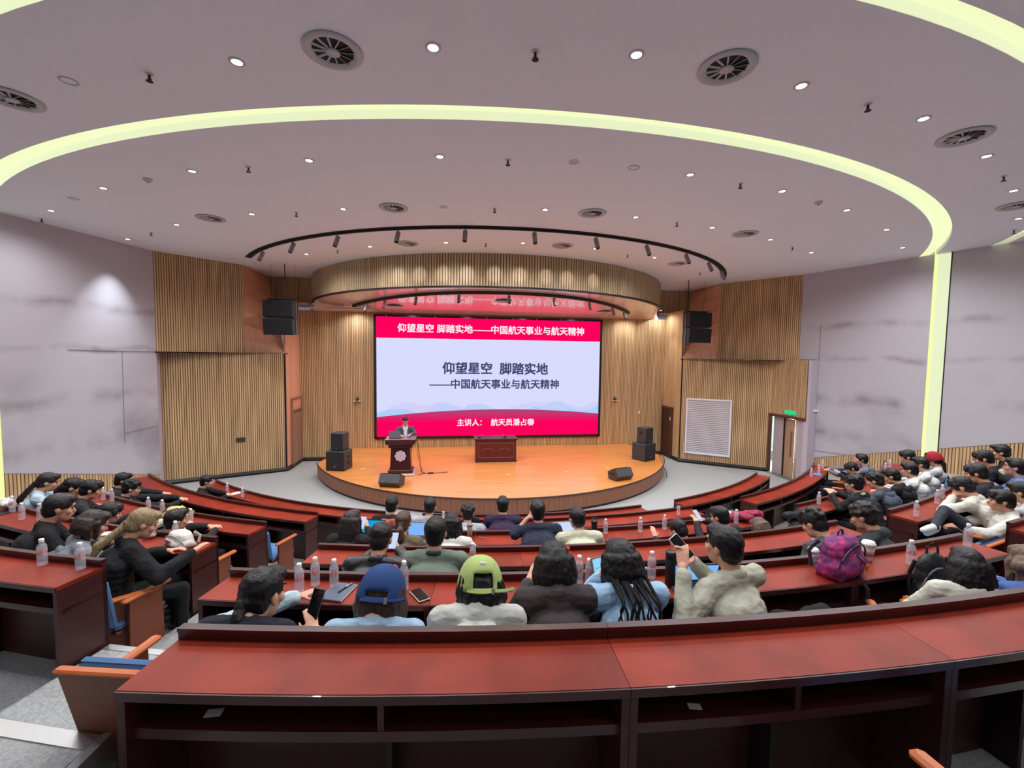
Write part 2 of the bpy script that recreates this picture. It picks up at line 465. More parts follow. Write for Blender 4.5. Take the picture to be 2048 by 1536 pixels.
# black base strips
for nm, pl in (('baseboard_left', [(-9.40, -2.57), (-6.61, -1.30), (-6.57, -1.22), (-6.57, .03)]), ('baseboard_right', [(6.53, .03), (6.53, -1.2), (8.1, -2.28), (8.66, -2.63), (8.80, -2.74)]), ('baseboard_back', [(-6.57, .03), (6.53, .03)])):
    struct(MB().tube([(x, y, FL + .06) for x, y in pl], .065, 4).build(nm, edge_m))

# ---- soffit over the stage
SC = (0, 2.08); SR = 6.5
N = 230
Aa = MB(); Bb = MB()
amax = 75.2
for i in range(N):
    a0 = -amax + 2 * amax * i / N; a1 = -amax + 2 * amax * (i + 1) / N
    g = (a1 - a0) * .16
    Aa.arc(SC, SR, SR + .014, 5.03, ZC, a0 + g, a1 - g, 1)
Bb.arc(SC, SR - .08, SR, 5.03, ZC, -amax, amax, 100)
sf = struct(Bb.build('trim_9', slat_dk)); a = Aa.build('slats', mat('soffit_slats', (.76, .67, .53), .55, noise=.2, nscale=(14, 14, .5)), sf); a['kind'] = 'stuff'
struct(MB().arc(SC, SR - .1, SR + .03, 5.0, 5.035, -amax, amax, 100).build('trim_10', edge_m))
# stage ceiling: from the soffit edge down to the back wall, glossy slatted panels
vs = []; fs = []; n = 90
for i in range(n + 1):
    a = rad(-amax + 2 * amax * i / n); x = (SR - .05) * sin(a); y = SC[1] - (SR - .05) * cos(a)
    vs += [(x, y, 5.01), (x, .06, 4.71)]
fs = [(2 * i, 2 * i + 1, 2 * i + 3, 2 * i + 2) for i in range(n)]
stage_ceil = mat('stage_ceiling_panels', (.92, .80, .76), .2, spec=.8, coat=.9)
struct(MB().add(vs, fs).build('ceiling', stage_ceil))
def sz(x, y):                          # height of the stage ceiling at x, y
    ye = SC[1] - math.sqrt(max(0.01, (SR - .05) ** 2 - x * x)); t = (y - .06) / min(-.01, ye - .06)
    return 4.71 + .30 * max(0, min(1, t))
mb = MB()                              # raised ribs under the middle of the stage ceiling
for i in range(90):
    x = -4.0 + 8.0 * i / 89; ye = SC[1] - math.sqrt((SR - .1) ** 2 - x * x)
    mb.add([(x - .012, ye, 4.998), (x + .012, ye, 4.998), (x + .012, 0, 4.70), (x - .012, 0, 4.70), (x - .012, ye, 5.011), (x + .012, ye, 5.011), (x + .012, 0, 4.713), (x - .012, 0, 4.713)], [(0, 1, 2, 3), (7, 6, 5, 4), (0, 4, 5, 1), (1, 5, 6, 2), (2, 6, 7, 3), (3, 7, 4, 0)])
o = struct(mb.build('ceiling_ribs', stage_ceil))

# ---- doors
d3 = struct(MB().box((-6.575, -.43, .46), (.05, .86, 1.76)).build('door_1', mat('pale_door', (.62, .48, .40), .5, noise=.12, nscale=(10, 10, .7))))
for b in (((-6.56, -.02, .7), (.07, .05, 2.24)), ((-6.56, -.88, .7), (.07, .05, 2.24)), ((-6.56, -.45, 1.42), (.07, .86, .06)), ((-6.56, -.45, 1.80), (.07, .90, .05))):
    MB().box(*b).build('door_frame', mat('frame_oak', (.60, .42, .33), .5), d3)
MB().box((-6.575, -.45, 1.61), (.04, .80, .32)).build('transom_panel', smooth_wood, d3)
d2 = struct(MB().box((6.51, -.34, .5), (.06, .70, 1.84)).build('door_2', mat('dark_door', (.27, .15, .11), .4)))
for b in (((6.49, -.01, .5), (.08, .05, 1.9)), ((6.49, -.70, .5), (.08, .05, 1.9)), ((6.49, -.35, 1.44), (.08, .74, .06))):
    MB().box(*b).build('door_frame', mat('frame_brown', (.36, .20, .14), .4), d2)
MB().rbox((6.47, -.63, 1.05), (.02, .06, .12), .004).build('door_plate', paper_w, d2)
# entrance on the right with an open leaf and the bright lobby beyond
lobby = mat('lobby_wall', (.86, .95, .92), .7)
d1 = struct(MB().box((8.84, -2.74, .55), (.1, .06, 1.94)).build('door_3', mat('frame_brown', (.36, .20, .14), .4)))
MB().box((8.88, -3.4, 1.48), (.1, 1.3, .08), Euler((0, 0, .07))).build('door_frame', mat('frame_brown', (.36, .20, .14), .4), d1)
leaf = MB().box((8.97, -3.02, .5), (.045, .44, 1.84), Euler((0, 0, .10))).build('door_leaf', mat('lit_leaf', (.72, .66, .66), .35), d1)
leaf2 = MB().box((8.97, -3.43, .5), (.045, .38, 1.84), Euler((0, 0, -.05))).build('door_leaf', mat('oak_leaf', (.72, .58, .47), .35, noise=.1, nscale=(8, 8, .6)), d1)
MB().box((8.93, -3.25, .5), (.03, .03, 1.86)).build('leaf_edge', edge_m, d1)
MB().tube([(8.90, -3.58, .25), (8.90, -3.58, 1.05)], .014, 8).build('pull_handle', mat('brass', (.55, .42, .28), .3, metal=.8), leaf2)
for z in (.33, .97): MB().tube([(8.90, -3.58, z), (8.96, -3.58, z)], .010, 6).build('handle_post', mat('brass', (.55, .42, .28), .3, metal=.8), leaf2)
struct(MB().box((10.9, -2.2, .7), (.1, 4.4, 2.3)).build('wall_lobby', lobby))
struct(MB().box((9.9, -.2, .7), (2.2, .1, 2.3)).build('wall_lobby', lobby))
struct(MB().box((10.1, -2.1, 1.75), (1.9, 4.0, .05)).build('ceiling', white))
struct(MB().box((8.95, -3.4, FL + .006), (.5, 1.3, .012)).build('door_sill', greymetal))
MB().box((10.82, -3.6, .45), (.03, .8, .05)).build('handrail', edge_m, d1)
ll = bpy.data.lights.new('lobby_lamp', 'AREA'); ll.energy = 190; ll.size = 1.2; ll.color = (.88, 1, .97)
lo = bpy.data.objects.new('lobby_lamp', ll); COL.objects.link(lo); lo.location = (9.9, -2.6, 1.7)

# ---- louvre on the right slatted wall
lv = empty('louvre_panel', (0, 0, 0), label='large white louvred grille set in the slatted wall beside the right doors', cat='vent')
a = Vector((6.73, -1.29, 0)); b = Vector((7.87, -2.09, 0)); d = (b - a).normalized(); nn = Vector((d.y, -d.x, 0)); L = (b - a).length
Rm = Matrix((d, nn, Vector((0, 0, 1)))).transposed()
lw = mat('white_louvre', (.92, .91, .95), .45)
def lbox(c, dd, nm, m, tilt=0):
    M = Rm @ Matrix.Rotation(tilt, 3, 'X'); MB().box(a + d * c[0] + nn * c[1] + Vector((0, 0, c[2])), dd, M).build(nm, m, lv)
for cx_, cz_, w_, h_ in ((L / 2, 1.85, L + .06, .05), (L / 2, -.05, L + .06, .05), (0, .9, .05, 1.9), (L, .9, .05, 1.9)):
    lbox((cx_, .03, cz_), (w_, .05, h_), 'frame', lw)
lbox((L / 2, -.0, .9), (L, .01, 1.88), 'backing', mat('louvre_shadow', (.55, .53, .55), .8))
for i in range(30): lbox((L / 2, .03, -.01 + 1.83 * i / 29), (L - .04, .012, .048), 'slat', lw, -.5)

# ---- small wall fittings
def small(nm, lab, cat, c, dd, m, rz=0):
    return tag(MB().rbox((0, 0, 0), dd, min(dd) * .2, Euler((0, 0, rz))).build(nm, m, None, loc=c), lab, cat)
small('alarm_box', 'small white alarm box above the entrance light switch', 'wall box', (8.80, -2.55, 1.67), (.03, .09, .10), paper_w)
small('switch_box', 'dark red call point box on the wall beside the right entrance', 'wall box', (8.80, -2.55, .86), (.03, .10, .09), mat('callpoint', (.22, .08, .08), .4))
small('wall_switch', 'white switch plate on back wall above right loudspeaker stack', 'switch', (5.55, .02, 1.20), (.07, .02, .09), paper_w)
small('socket_plate', 'dark framed socket plate on left slatted wall', 'wall box', (-7.70, -1.80, .68), (.24, .03, .13), mat('socket', (.25, .20, .14), .5), .43)
ex = empty('exit_sign', (8.87, -3.53, 1.63), rz=rad(-86), label='green lit exit sign over the right entrance', cat='sign')
MB().rbox((0, 0, 0), (.42, .03, .13), .006).build('casing', mat('sign_green', (.10, .72, .45), .5, emit=.8), ex)
MB().box((-.12, .018, 0), (.12, .004, .09)).build('pictogram', mat('sign_white', (.75, .95, .85), .5, emit=.7), ex)
MB().prism([(.02, .016), (.10, .016), (.10, .020), (.02, .020)], -.012, .012).build('arrow', mat('sign_white', (.75, .95, .85), .5, emit=.7), ex)
def ptz(x, y, z, side):
    e = empty('camera', (x, y, z), label='small video camera on bracket on the back wall %s of the screen' % side, cat='camera', group='wall cameras')
    MB().box((0, -.06, -.07), (.22, .14, .012)).build('bracket', paper_w, e)
    MB().rbox((0, -.07, -.04), (.12, .11, .05), .01).build('base', blackm, e)
    MB().ell((0, -.08, .01), (.055, .055, .05)).build('head', blackm, e, True)
    MB().lathe([(.028, 0), (.03, .02), (.02, .024)], 12, (0, -.13, .01), Matrix.Rotation(PI / 2, 3, 'X')).build('lens', mat('lens_grey', (.45, .47, .5), .2), e)
ptz(-4.72, .02, 1.73, 'left'); ptz(4.55, .02, 1.74, 'right')

# ---------------------------------------------------------------- stage
stage = empty('stage', (0, 0, 0), label='round-fronted low stage with orange wooden floor and brown panelled front', cat='stage')
QC = (0, -.073); QR = 5.826
pts = []
aL, aR = rad(-70.2), rad(70.2)
for i in range(81):
    a = aL + (aR - aL) * i / 80; pts.append((QC[0] + QR * sin(a), QC[1] - QR * cos(a)))
poly_s = pts + [(5.15, .03), (-5.05, .03)]
MB().prism(poly_s, -.03, 0).build('deck', stage_m, stage)
MB().prism([(x * .985, y * .985 + .0) for x, y in poly_s], FL, -.035).build('core', edge_m, stage)
eo = [(QC[0] + (QR + .012) * sin(aL + (aR - aL) * i / 80), QC[1] - (QR + .012) * cos(aL + (aR - aL) * i / 80), -.01) for i in range(81)]
MB().tube([(-5.06, .03, -.01)] + eo + [(5.16, .03, -.01)], .018, 5).build('edge_trim', mat('stage_edge', (.22, .14, .10), .5), stage)
MB().arc(QC, QR - .06, QR - .03, FL, FL + .07, -70.2, 70.2, 80).build('plinth', edge_m, stage)
fm = mat('fascia_board', (.55, .36, .27), .5, noise=.15, nscale=(20, 20, .7))
nb = 56
base_mesh = None
for i in range(nb):
    a0 = -70.2 + 140.4 * i / nb; a1 = -70.2 + 140.4 * (i + 1) / nb
    if base_mesh is None:
        h = (a1 - a0) / 2 - .03
        o = MB().arc((0, 0), QR - .028, QR - .002, FL + .06, -.03, -h, h, 2).build('fascia_board', fm, stage); base_mesh = o
    else:
        o = base_mesh.copy(); COL.objects.link(o)
    o.location = (QC[0], QC[1], 0); o.rotation_euler = (0, 0, rad((a0 + a1) / 2))
for s in (-1, 1):                      # straight returns at both ends
    x0 = 5.48; MB().prism([(s * 5.47, -2.05), (s * 5.44, -2.03), (s * 5.08, 0), (s * 5.12, 0)], FL + .06, -.03).build('return_panel', fm, stage)
# floor socket plates on the stage
for i, (x, y, ww) in enumerate(((-4.0, -2.9, .16), (1.75, -3.75, .13), (3.05, -3.45, .12), (.05, -3.9, .12), (-.35, -3.6, .05), (-1.6, -3.2, .05))):
    tag(MB().rbox((x, y, .004), (ww, ww * .7, .008), .002).build('floor_plate', mat('floor_plate', (.80, .70, .50), .4), None), 'socket plate in the stage floor, ' + ('beside the left subwoofer', 'left one on the right half', 'rightmost, near the right monitor', 'front middle before the table', 'small one before the table', 'small one right of the lectern')[i], 'floor plate', 'floor plates on stage')

# ---- LED screen
X0, X1, Z0, Z1 = -4.075, 3.925, .40, 4.575
scr = empty('led_screen', (0, 0, 0), label='huge LED screen showing a red and white title slide behind the stage', cat='screen')
fr = mat('screen_frame', (.09, .09, .12), .4)
for c, dd in ((((X0 + X1) / 2, .0, Z1 + .035), (X1 - X0 + .14, .07, .07)), (((X0 + X1) / 2, .0, Z0 - .045), (X1 - X0 + .14, .07, .09)), ((X0 - .04, .0, (Z0 + Z1) / 2), (.08, .07, Z1 - Z0 + .1)), ((X1 + .04, .0, (Z0 + Z1) / 2), (.08, .07, Z1 - Z0 + .1))):
    MB().box(c, dd).build('frame', fr, scr)
SE = 1.0
def em(name, col, s=SE):
    if name in _M: return _M[name]
    m = bpy.data.materials.new(name); m.use_nodes = True; nt = m.node_tree; nt.nodes.clear()
    e = nt.nodes.new('ShaderNodeEmission'); e.inputs[0].default_value = (*lin(col), 1); e.inputs[1].default_value = s
    o = nt.nodes.new('ShaderNodeOutputMaterial'); nt.links.new(e.outputs[0], o.inputs[0]); _M[name] = m; return m
W_, H_ = X1 - X0, Z1 - Z0
U = lambda u: X0 + (u - 95) / 1862 * W_
def V(v): return Z1 - (v - 70) / 978 * H_
MB().box(((X0 + X1) / 2, .0, (Z0 + Z1) / 2), (W_, .02, H_)).build('display', em('slide_white', (.85, .86, .99)), scr)
pink = em('slide_red', (1.0, 0.0, .36))
def plate(poly, m, y, name='slide_shape'):
    n = len(poly); MB().add([(x, y, z) for x, z in poly], [tuple(range(n))]).build(name, m, scr)
plate([(X0, V(241)), (X1, V(241)), (X1, Z1), (X0, Z1)], pink, -.012)
def hills(pts, m, y):
    p = []
    for i in range(len(pts) - 1):
        for k in range(8):
            t = k / 8; t2 = t * t * (3 - 2 * t); p.append((U(pts[i][0] + (pts[i + 1][0] - pts[i][0]) * t), V(pts[i][1] + (pts[i + 1][1] - pts[i][1]) * t2)))
    p.append((U(pts[-1][0]), V(pts[-1][1])))
    lo_ = [(U(pts[-1][0]), V(905)), (U(pts[0][0]), V(905))]
    plate(p + lo_, m, y, 'slide_hill')
ha = em('hill_pale', (.83, .82, .97)); hb = em('hill_blue', (.76, .82, .97)); hc = em('hill_azure', (.67, .82, .98))
hills([(190, 800), (330, 765), (470, 790), (620, 762), (760, 800), (900, 905)], ha, -.0125)
hills([(1180, 800), (1400, 762), (1500, 772), (1600, 755), (1780, 810), (1957, 765)], ha, -.0125)
hills([(470, 840), (620, 772), (700, 800), (780, 822), (840, 782), (950, 780), (1060, 822), (1160, 905)], hb, -.013)
hills([(1250, 860), (1450, 800), (1600, 755), (1690, 800), (1800, 850)], hb, -.013)
hills([(95, 850), (200, 822), (320, 820), (400, 848), (470, 905)], hc, -.0135)
hills([(1290, 860), (1400, 802), (1500, 850)], hc, -.0135); hills([(1600, 860), (1700, 825), (1800, 838), (1880, 830), (1957, 795)], hc, -.0135)
# red foot of the slide with a purple rim fading down
gm = bpy.data.materials.new('slide_foot'); gm.use_nodes = True; nt = gm.node_tree; nt.nodes.clear()
g = nt.nodes.new('ShaderNodeNewGeometry'); sx = nt.nodes.new('ShaderNodeSeparateXYZ'); mr = nt.nodes.new('ShaderNodeMapRange'); cr = nt.nodes.new('ShaderNodeValToRGB'); e = nt.nodes.new('ShaderNodeEmission'); oo = nt.nodes.new('ShaderNodeOutputMaterial')
nt.links.new(g.outputs['Position'], sx.inputs[0]); nt.links.new(sx.outputs[2], mr.inputs[0]); mr.inputs[1].default_value = V(935); mr.inputs[2].default_value = V(826)
nt.links.new(mr.outputs[0], cr.inputs[0]); cr.color_ramp.elements[0].color = (*lin((1, 0, .36)), 1); cr.color_ramp.elements[1].color = (*lin((.66, .28, .47)), 1)
cr.color_ramp.elements.new(.3).color = (*lin((.88, .10, .40)), 1)
nt.links.new(cr.outputs[0], e.inputs[0]); e.inputs[1].default_value = SE; nt.links.new(e.outputs[0], oo.inputs[0])
p = [(X0, Z0), (X1, Z0)] + [(X1 - W_ * i / 40, V(826 + 55 * (abs(i / 40 - .45) / .52) ** 2)) for i in range(41)]
plate(p, gm, -.014)
def text(s, width, m, parent, bold=.01, name='lettering', shifts=2):
    """flat lettering turned into a mesh; shifted copies thicken the strokes"""
    c = bpy.data.curves.new('t', 'FONT'); c.body = s; c.align_x = 'CENTER'; c.align_y = 'CENTER'; c.size = 1; c.resolution_u = 2
    o = bpy.data.objects.new('t', c); COL.objects.link(o); bpy.context.view_layer.update()
    me = bpy.data.meshes.new_from_object(o.evaluated_get(bpy.context.evaluated_depsgraph_get()))
    xs = [v.co.x for v in me.vertices]; k = width / (max(xs) - min(xs)); x0 = (max(xs) + min(xs)) / 2
    ys = [v.co.y for v in me.vertices]; y0 = (max(ys) + min(ys)) / 2
    V_ = [((v.co.x - x0) * k, (v.co.y - y0) * k) for v in me.vertices]; F_ = [tuple(p.vertices) for p in me.polygons]
    mb = MB(); j = 0
    for dx in (-1, 0, 1):
        for dy in (-1, 0, 1):
            if bold == 0 and (dx or dy): continue
            mb.add([(x + dx * bold, y + dy * bold, j * .00004) for x, y in V_], F_); j += 1
    bpy.data.objects.remove(o); bpy.data.curves.remove(c); bpy.data.meshes.remove(me)
    return mb.build(name, m, parent)
def stext(s, u0, u1, v, m, b):
    o = text(s, U(u1) - U(u0), m, scr, b); o.location = (U((u0 + u1) / 2), -.018, V(v)); o.rotation_euler = (PI / 2, 0, 0)
tw = em('slide_text_white', (1, .93, .97)); td = em('slide_text_dark', (.27, .28, .45))
stext('仰望星空 脚踏实地——中国航天事业与航天精神', 262, 1812, 158, tw, .007)
stext('仰望星空  脚踏实地', 622, 1502, 481, td, .012)
stext('——中国航天事业与航天精神', 515, 1600, 612, td, .009)
stext('主讲人：  航天员潘占春', 742, 1392, 936, tw, .006)
for u in (175, 560, 980, 1200, 1400, 1605, 1795):
    MB().box((U(u), -.03, Z1 + .03), (.03, .05, .06)).build('clip', metal, scr)

# ---------------------------------------------------------------- ceiling fittings
warm = (.98, .98, 1.0)
lens_m = mat('lamp_lens', (.93, .98, 1.0), .3, emit=9.0)
trim_m = mat('lamp_trim', (.75, .75, .76), .4)
def make_downlight(z, r=.055):
    e = empty('downlight')
    MB().lathe([(r * .82, .015), (r * 1.25, .004), (r * 1.25, -.006), (r * .85, -.008), (r * .8, .01)], 16, ends=False).build('trim_ring', trim_m, e)
    MB().lathe([(r * .8, .004), (r * .8, -.002)], 16).build('lens', lens_m, e)
    return e
proto_dl = make_downlight(ZC); DLT = tree(proto_dl); first_dl = [True]
def spot(loc, power, ang=rad(160), blend=.85, aim=None, r=.045, col=warm):
    l = bpy.data.lights.new('lamp', 'SPOT'); l.energy = power; l.spot_size = ang; l.spot_blend = blend; l.shadow_soft_size = r; l.color = col
    o = bpy.data.objects.new('lamp', l); COL.objects.link(o); o.location = loc
    if aim is not None: o.rotation_euler = (Vector(aim) - Vector(loc)).to_track_quat('-Z', 'Y').to_euler()
    return o
def downlight(x, y, z, lab, grp, power=LAMP_W, s=1):
    o = proto_dl if first_dl[0] else copy_tree(proto_dl, DLT); first_dl[0] = False
    o.location = (x, y, z); o.scale = (s, s, s); tag(o, lab, 'ceiling light', grp); spot((x, y, z - .015), power)
DL = [(-3.48, -11.28), (-1.72, -11.75), (0.02, -11.94), (1.75, -11.78), (3.48, -11.48), (5.17, -10.87), (6.91, -10.0), (8.63, -8.94), (-8.97, -6.18), (-7.09, -7.63), (-5.27, -8.6), (-3.47, -9.26), (-1.71, -9.68), (1.81, -9.71), (3.53, -9.38), (5.25, -8.8), (7.01, -7.94), (8.71, -6.81), (-9.0, -4.15), (-7.13, -5.64), (-5.27, -6.66), (-3.48, -7.27), (0.1, -7.89), (1.84, -7.78), (3.59, -7.44), (5.33, -6.86), (7.1, -6.0), (-5.3, -3.37), (-3.49, -4.52), (-1.67, -5.25), (0.09, -5.55), (1.88, -5.37), (3.68, -4.76)]
ORD = 'first second third fourth fifth sixth seventh eighth ninth tenth eleventh twelfth thirteenth'.split()
GR = [list(range(8)), list(range(8, 18)), list(range(18, 27)), list(range(27, 33))]
def rank(i, idx, P): return ORD[sorted(idx, key=lambda j: P[j][0]).index(i)]
for i, (x, y) in enumerate(DL):
    if i < 8: lab, g = 'bright round downlight outside the glowing slot, %s from the left', 'outer ceiling downlights'
    elif i < 18: lab, g = 'small round downlight just inside the glowing slot, %s from the left', 'downlights inside the slot'
    elif i < 27: lab, g = 'small round downlight before the long black track, %s from the left', 'downlights before the track'
    else: lab, g = 'small round downlight between black track and slatted soffit, %s from the left', 'downlights behind the track'
    idx = [q for q in GR if i in q][0]
    if i == 18:
        o = copy_tree(proto_dl, DLT); o.location = (x, y, ZC); tag(o, lab % rank(i, idx, DL), 'ceiling light', g); spot((x + .05, y, ZC - .015), 420, rad(62), 1.0, aim=(x - .55, y, 1.5), col=(.85, .93, 1))
    else: downlight(x, y, ZC, lab % rank(i, idx, DL), g)
for x, y in ((-5.2, -10.9), (-6.9, -10.2), (-8.6, -9.0), (-3.4, -13.6), (-1.7, -13.9), (0, -14.0), (1.7, -13.9), (3.4, -13.6), (5.1, -13.0), (6.9, -12.2), (8.6, -11.2), (-5.1, -13.0), (-6.9, -12.2), (-8.6, -11.2), (-4.5, -16), (0, -16.4), (4.5, -16), (8.3, -14.5), (-8.3, -14.5), (-2, -18), (3, -18)):
    spot((x, y, ZC - .01), LAMP_W * (.75 if y > -12.5 else .4))
DS = [(-4.41, -2.13), (-4.7, -.4), (-3.32, -3.2), (-2.87, -.4), (-0.95, -2.26), (-0.96, -.4), (1.06, -.4), (2.9, -.4), (1.69, -4.1), (3.23, -3.4), (4.69, -1.97), (4.86, -.4), (6.1, -.35)]
for i, (x, y) in enumerate(DS):
    downlight(x, y, sz(x, y) + .004, 'small round downlight in the stage ceiling, %s from the left' % rank(i, range(len(DS)), DS), 'stage downlights', LAMP_W * .55, .9)

vm = mat('vent_metal', (.72, .72, .74), .45, metal=.1); vd = mat('vent_dark', (.12, .12, .13), .8)
pv = empty('air_diffuser')
MB().lathe([(.235, .046), (.25, .040), (.245, .030), (.20, .022), (.175, .040), (.170, .044)], 32, ends=False).build('outer_ring', vm, pv, True)
MB().lathe([(.185, .046), (.185, .0445)], 32).build('throat', vd, pv)
MB().lathe([(.05, .044), (.062, .026), (.045, .018), (.0, .016)], 20).build('hub', vm, pv, True)
bl = MB(); bl.box((.115, 0, .036), (.13, .018, .004), Euler((.7, 0, 0)))
b0 = bl.build('blade', vm, pv)
for k in range(1, 12):
    c = b0.copy(); COL.objects.link(c); c.parent = pv; c.rotation_euler = (0, 0, 2 * PI * k / 12)
PVT = tree(pv)
VENT = [(-2.58, -11.57), (0.89, -11.91), (4.34, -11.23), (7.77, -9.48), (-6.1, -10.28), (-6.19, -6.24), (-2.57, -7.51), (0.98, -7.86), (4.5, -7.17), (-2.56, -4.99), (1.04, -5.5), (4.62, -4.21)]
VL = ['large round finned air diffuser at the top left centre of the ceiling', 'large round finned air diffuser at the top right of the ceiling', 'round air diffuser near the right side outside the glowing slot', 'flat-looking round air diffuser at the right edge of the picture', 'round air diffuser cut by the left edge of the picture',
      'round air diffuser inside the slot above the left grey wall', 'round air diffuser above the left half of the black track', 'round air diffuser above the right half of the black track', 'round air diffuser at the right end between slot and track', 'round air diffuser between track and soffit on the left', 'round air diffuser between track and soffit in the middle', 'round air diffuser between track and soffit on the right']
for i, (x, y) in enumerate(VENT):
    o = pv if i == 0 else copy_tree(pv, PVT)
    o.location = (x, y, ZC - .048); tag(o, VL[i], 'air vent')
for x, y, l in ((-3.3, -1.2, 'left'), (-.01, -2.67, 'middle'), (3.6, -1.2, 'right')):
    o = copy_tree(pv, PVT); o.location = (x, y, sz(x, y) - .065); tag(o, 'round air diffuser in the %s of the stage ceiling' % l, 'air vent')

ps = empty('sprinkler')
MB().lathe([(.035, 0), (.03, -.008), (.014, -.012)], 12).build('escutcheon', trim_m, ps)
MB().tube([(0, 0, -.01), (0, 0, -.05)], .011, 8).build('body', vd, ps)
MB().lathe([(.03, -.068), (.03, -.072), (.0, -.074)], 12).build('deflector', vd, ps)
MB().tube([(-.018, 0, -.045), (-.012, 0, -.07)], .004, 5).tube([(.018, 0, -.045), (.012, 0, -.07)], .004, 5).build('frame_arm', vd, ps)
PST = tree(ps)
SPR = [(-4.39, -10.96), (-0.85, -11.84), (2.65, -11.62), (6.12, -10.41), (9.42, -8.36), (-4.39, -8.89), (-0.81, -9.73), (2.71, -9.54), (-9.61, -5.58), (-4.4, -6.9), (-0.79, -7.78), (2.75, -7.61), (-8.07, -4.87), (6.27, -6.38), (-4.37, -3.99), (-0.75, -5.34), (2.87, -4.94), (5.91, -3.17)]
SL = ['outside the slot left of the first big diffuser', 'outside the slot at the top middle', 'outside the slot right of the second big diffuser', 'outside the slot towards the upper right', 'by the wall at the right picture edge', 'inside the slot on the left', 'inside the slot in the middle', 'inside the slot on the right', 'over the left grey wall near the picture edge', 'before the track, left of the middle diffusers',
      'before the track between the two middle diffusers', 'before the track right of the middle diffusers', 'near the top of the left grey wall streak', 'between the right end diffuser and the track end', 'behind the track on the left', 'behind the track in the middle', 'behind the track on the right', 'near the right end of the black track']
for i, (x, y) in enumerate(SPR):
    o = ps if i == 0 else copy_tree(ps, PST)
    o.location = (x, y, ZC); tag(o, 'small dark sprinkler head %s' % SL[i], 'sprinkler', 'ceiling sprinklers')
DISC = [(-6.12, -8.16, 'round white smoke detector on the left inside the glowing slot', 1), (4.46, -9.06, 'round white smoke detector on the right inside the glowing slot', 1), (-5.25, -10.71, 'faint flush white ceiling disc near the upper left', 0), (0.93, -9.79, 'flush grey ceiling disc right of the lit ring', 0), (0.07, -9.82, 'small bright-rimmed ceiling ring inside the slot', 2), (-1.69, -7.7, 'small flush ceiling ring beside the diffuser above the track', 2), (-7.99, -6.99, 'faint flush white ceiling disc above the left wall', 0)]
for x, y, lab, kd in DISC:
    e = empty('smoke_detector' if kd == 1 else 'ceiling_disc', (x, y, ZC), label=lab, cat='smoke detector' if kd == 1 else 'ceiling disc')
    if kd == 1:
        MB().lathe([(.06, 0), (.062, -.015), (.055, -.03), (.03, -.045), (0, -.048)], 18).build('base', trim_m, e, True)
        MB().lathe([(.036, -.034), (.036, -.04), (0, -.053)], 14).build('sensor', vd, e)
    else:
        MB().lathe([(.075, 0), (.078, -.006), (.066, -.009), (.06, -.003)], 20, ends=False).build('rim', trim_m if kd == 0 else paper_w, e, True)
        MB().lathe([(.058, -.001), (.0, -.003)], 16).build('plate', vm if kd else white, e)

# curved black track with cylinder spotlights
TC = (0, 1.415); TR = 8.19
tr = empty('lamp_track', (0, 0, 0), label='long curved black track across the ceiling before the soffit', cat='lamp track')
MB().arc(TC, TR - .16, TR + .0, ZC - .012, ZC + .02, -60, 60, 90).build('channel', mat('track_black', (.09, .09, .10), .6), tr)
MB().arc(TC, TR - .10, TR - .06, ZC - .05, ZC - .012, -59, 59, 90).build('rail', blackm, tr)
pt = empty('track_spotlight')
MB().tube([(0, 0, 0), (0, 0, -.10)], .012, 8).build('stem', greymetal, pt)
tilt = Matrix.Rotation(rad(-24), 3, 'X')
hd = MB(); hd.tube([Vector((0, 0, -.07)) + tilt @ Vector((0, 0, .03)), Vector((0, 0, -.07)) + tilt @ Vector((0, 0, -.21))], .048, 16)
hd.build('can', mat('track_can', (.55, .54, .55), .4, metal=.3), pt)
MB().tube([Vector((0, 0, -.07)) + tilt @ Vector((0, 0, -.208)), Vector((0, 0, -.07)) + tilt @ Vector((0, 0, -.214))], .04, 16).build('front_glass', vd, pt)
PTT = tree(pt); ftp = True
TRK = [(-6.14, -3.77), (-5.04, -4.76), (-3.9, -5.54), (-2.59, -6.13), (-1.26, -6.54), (0.14, -6.71), (1.51, -6.63), (2.85, -6.32), (4.17, -5.71), (5.26, -5.0), (6.36, -4.0)]
for i, (x, y) in enumerate(TRK):
    o = pt if ftp else copy_tree(pt, PTT); ftp = False
    a = math.atan2(x - TC[0], TC[1] - y); x, y = TC[0] + (TR - .08) * sin(a), TC[1] - (TR - .08) * cos(a)
    o.location = (x, y, ZC - .05); o.rotation_euler = (0, 0, a); tag(o, 'grey cylinder spotlight on the long black track, %s from the left' % ORD[i], 'spotlight', 'spotlights on the ceiling track')

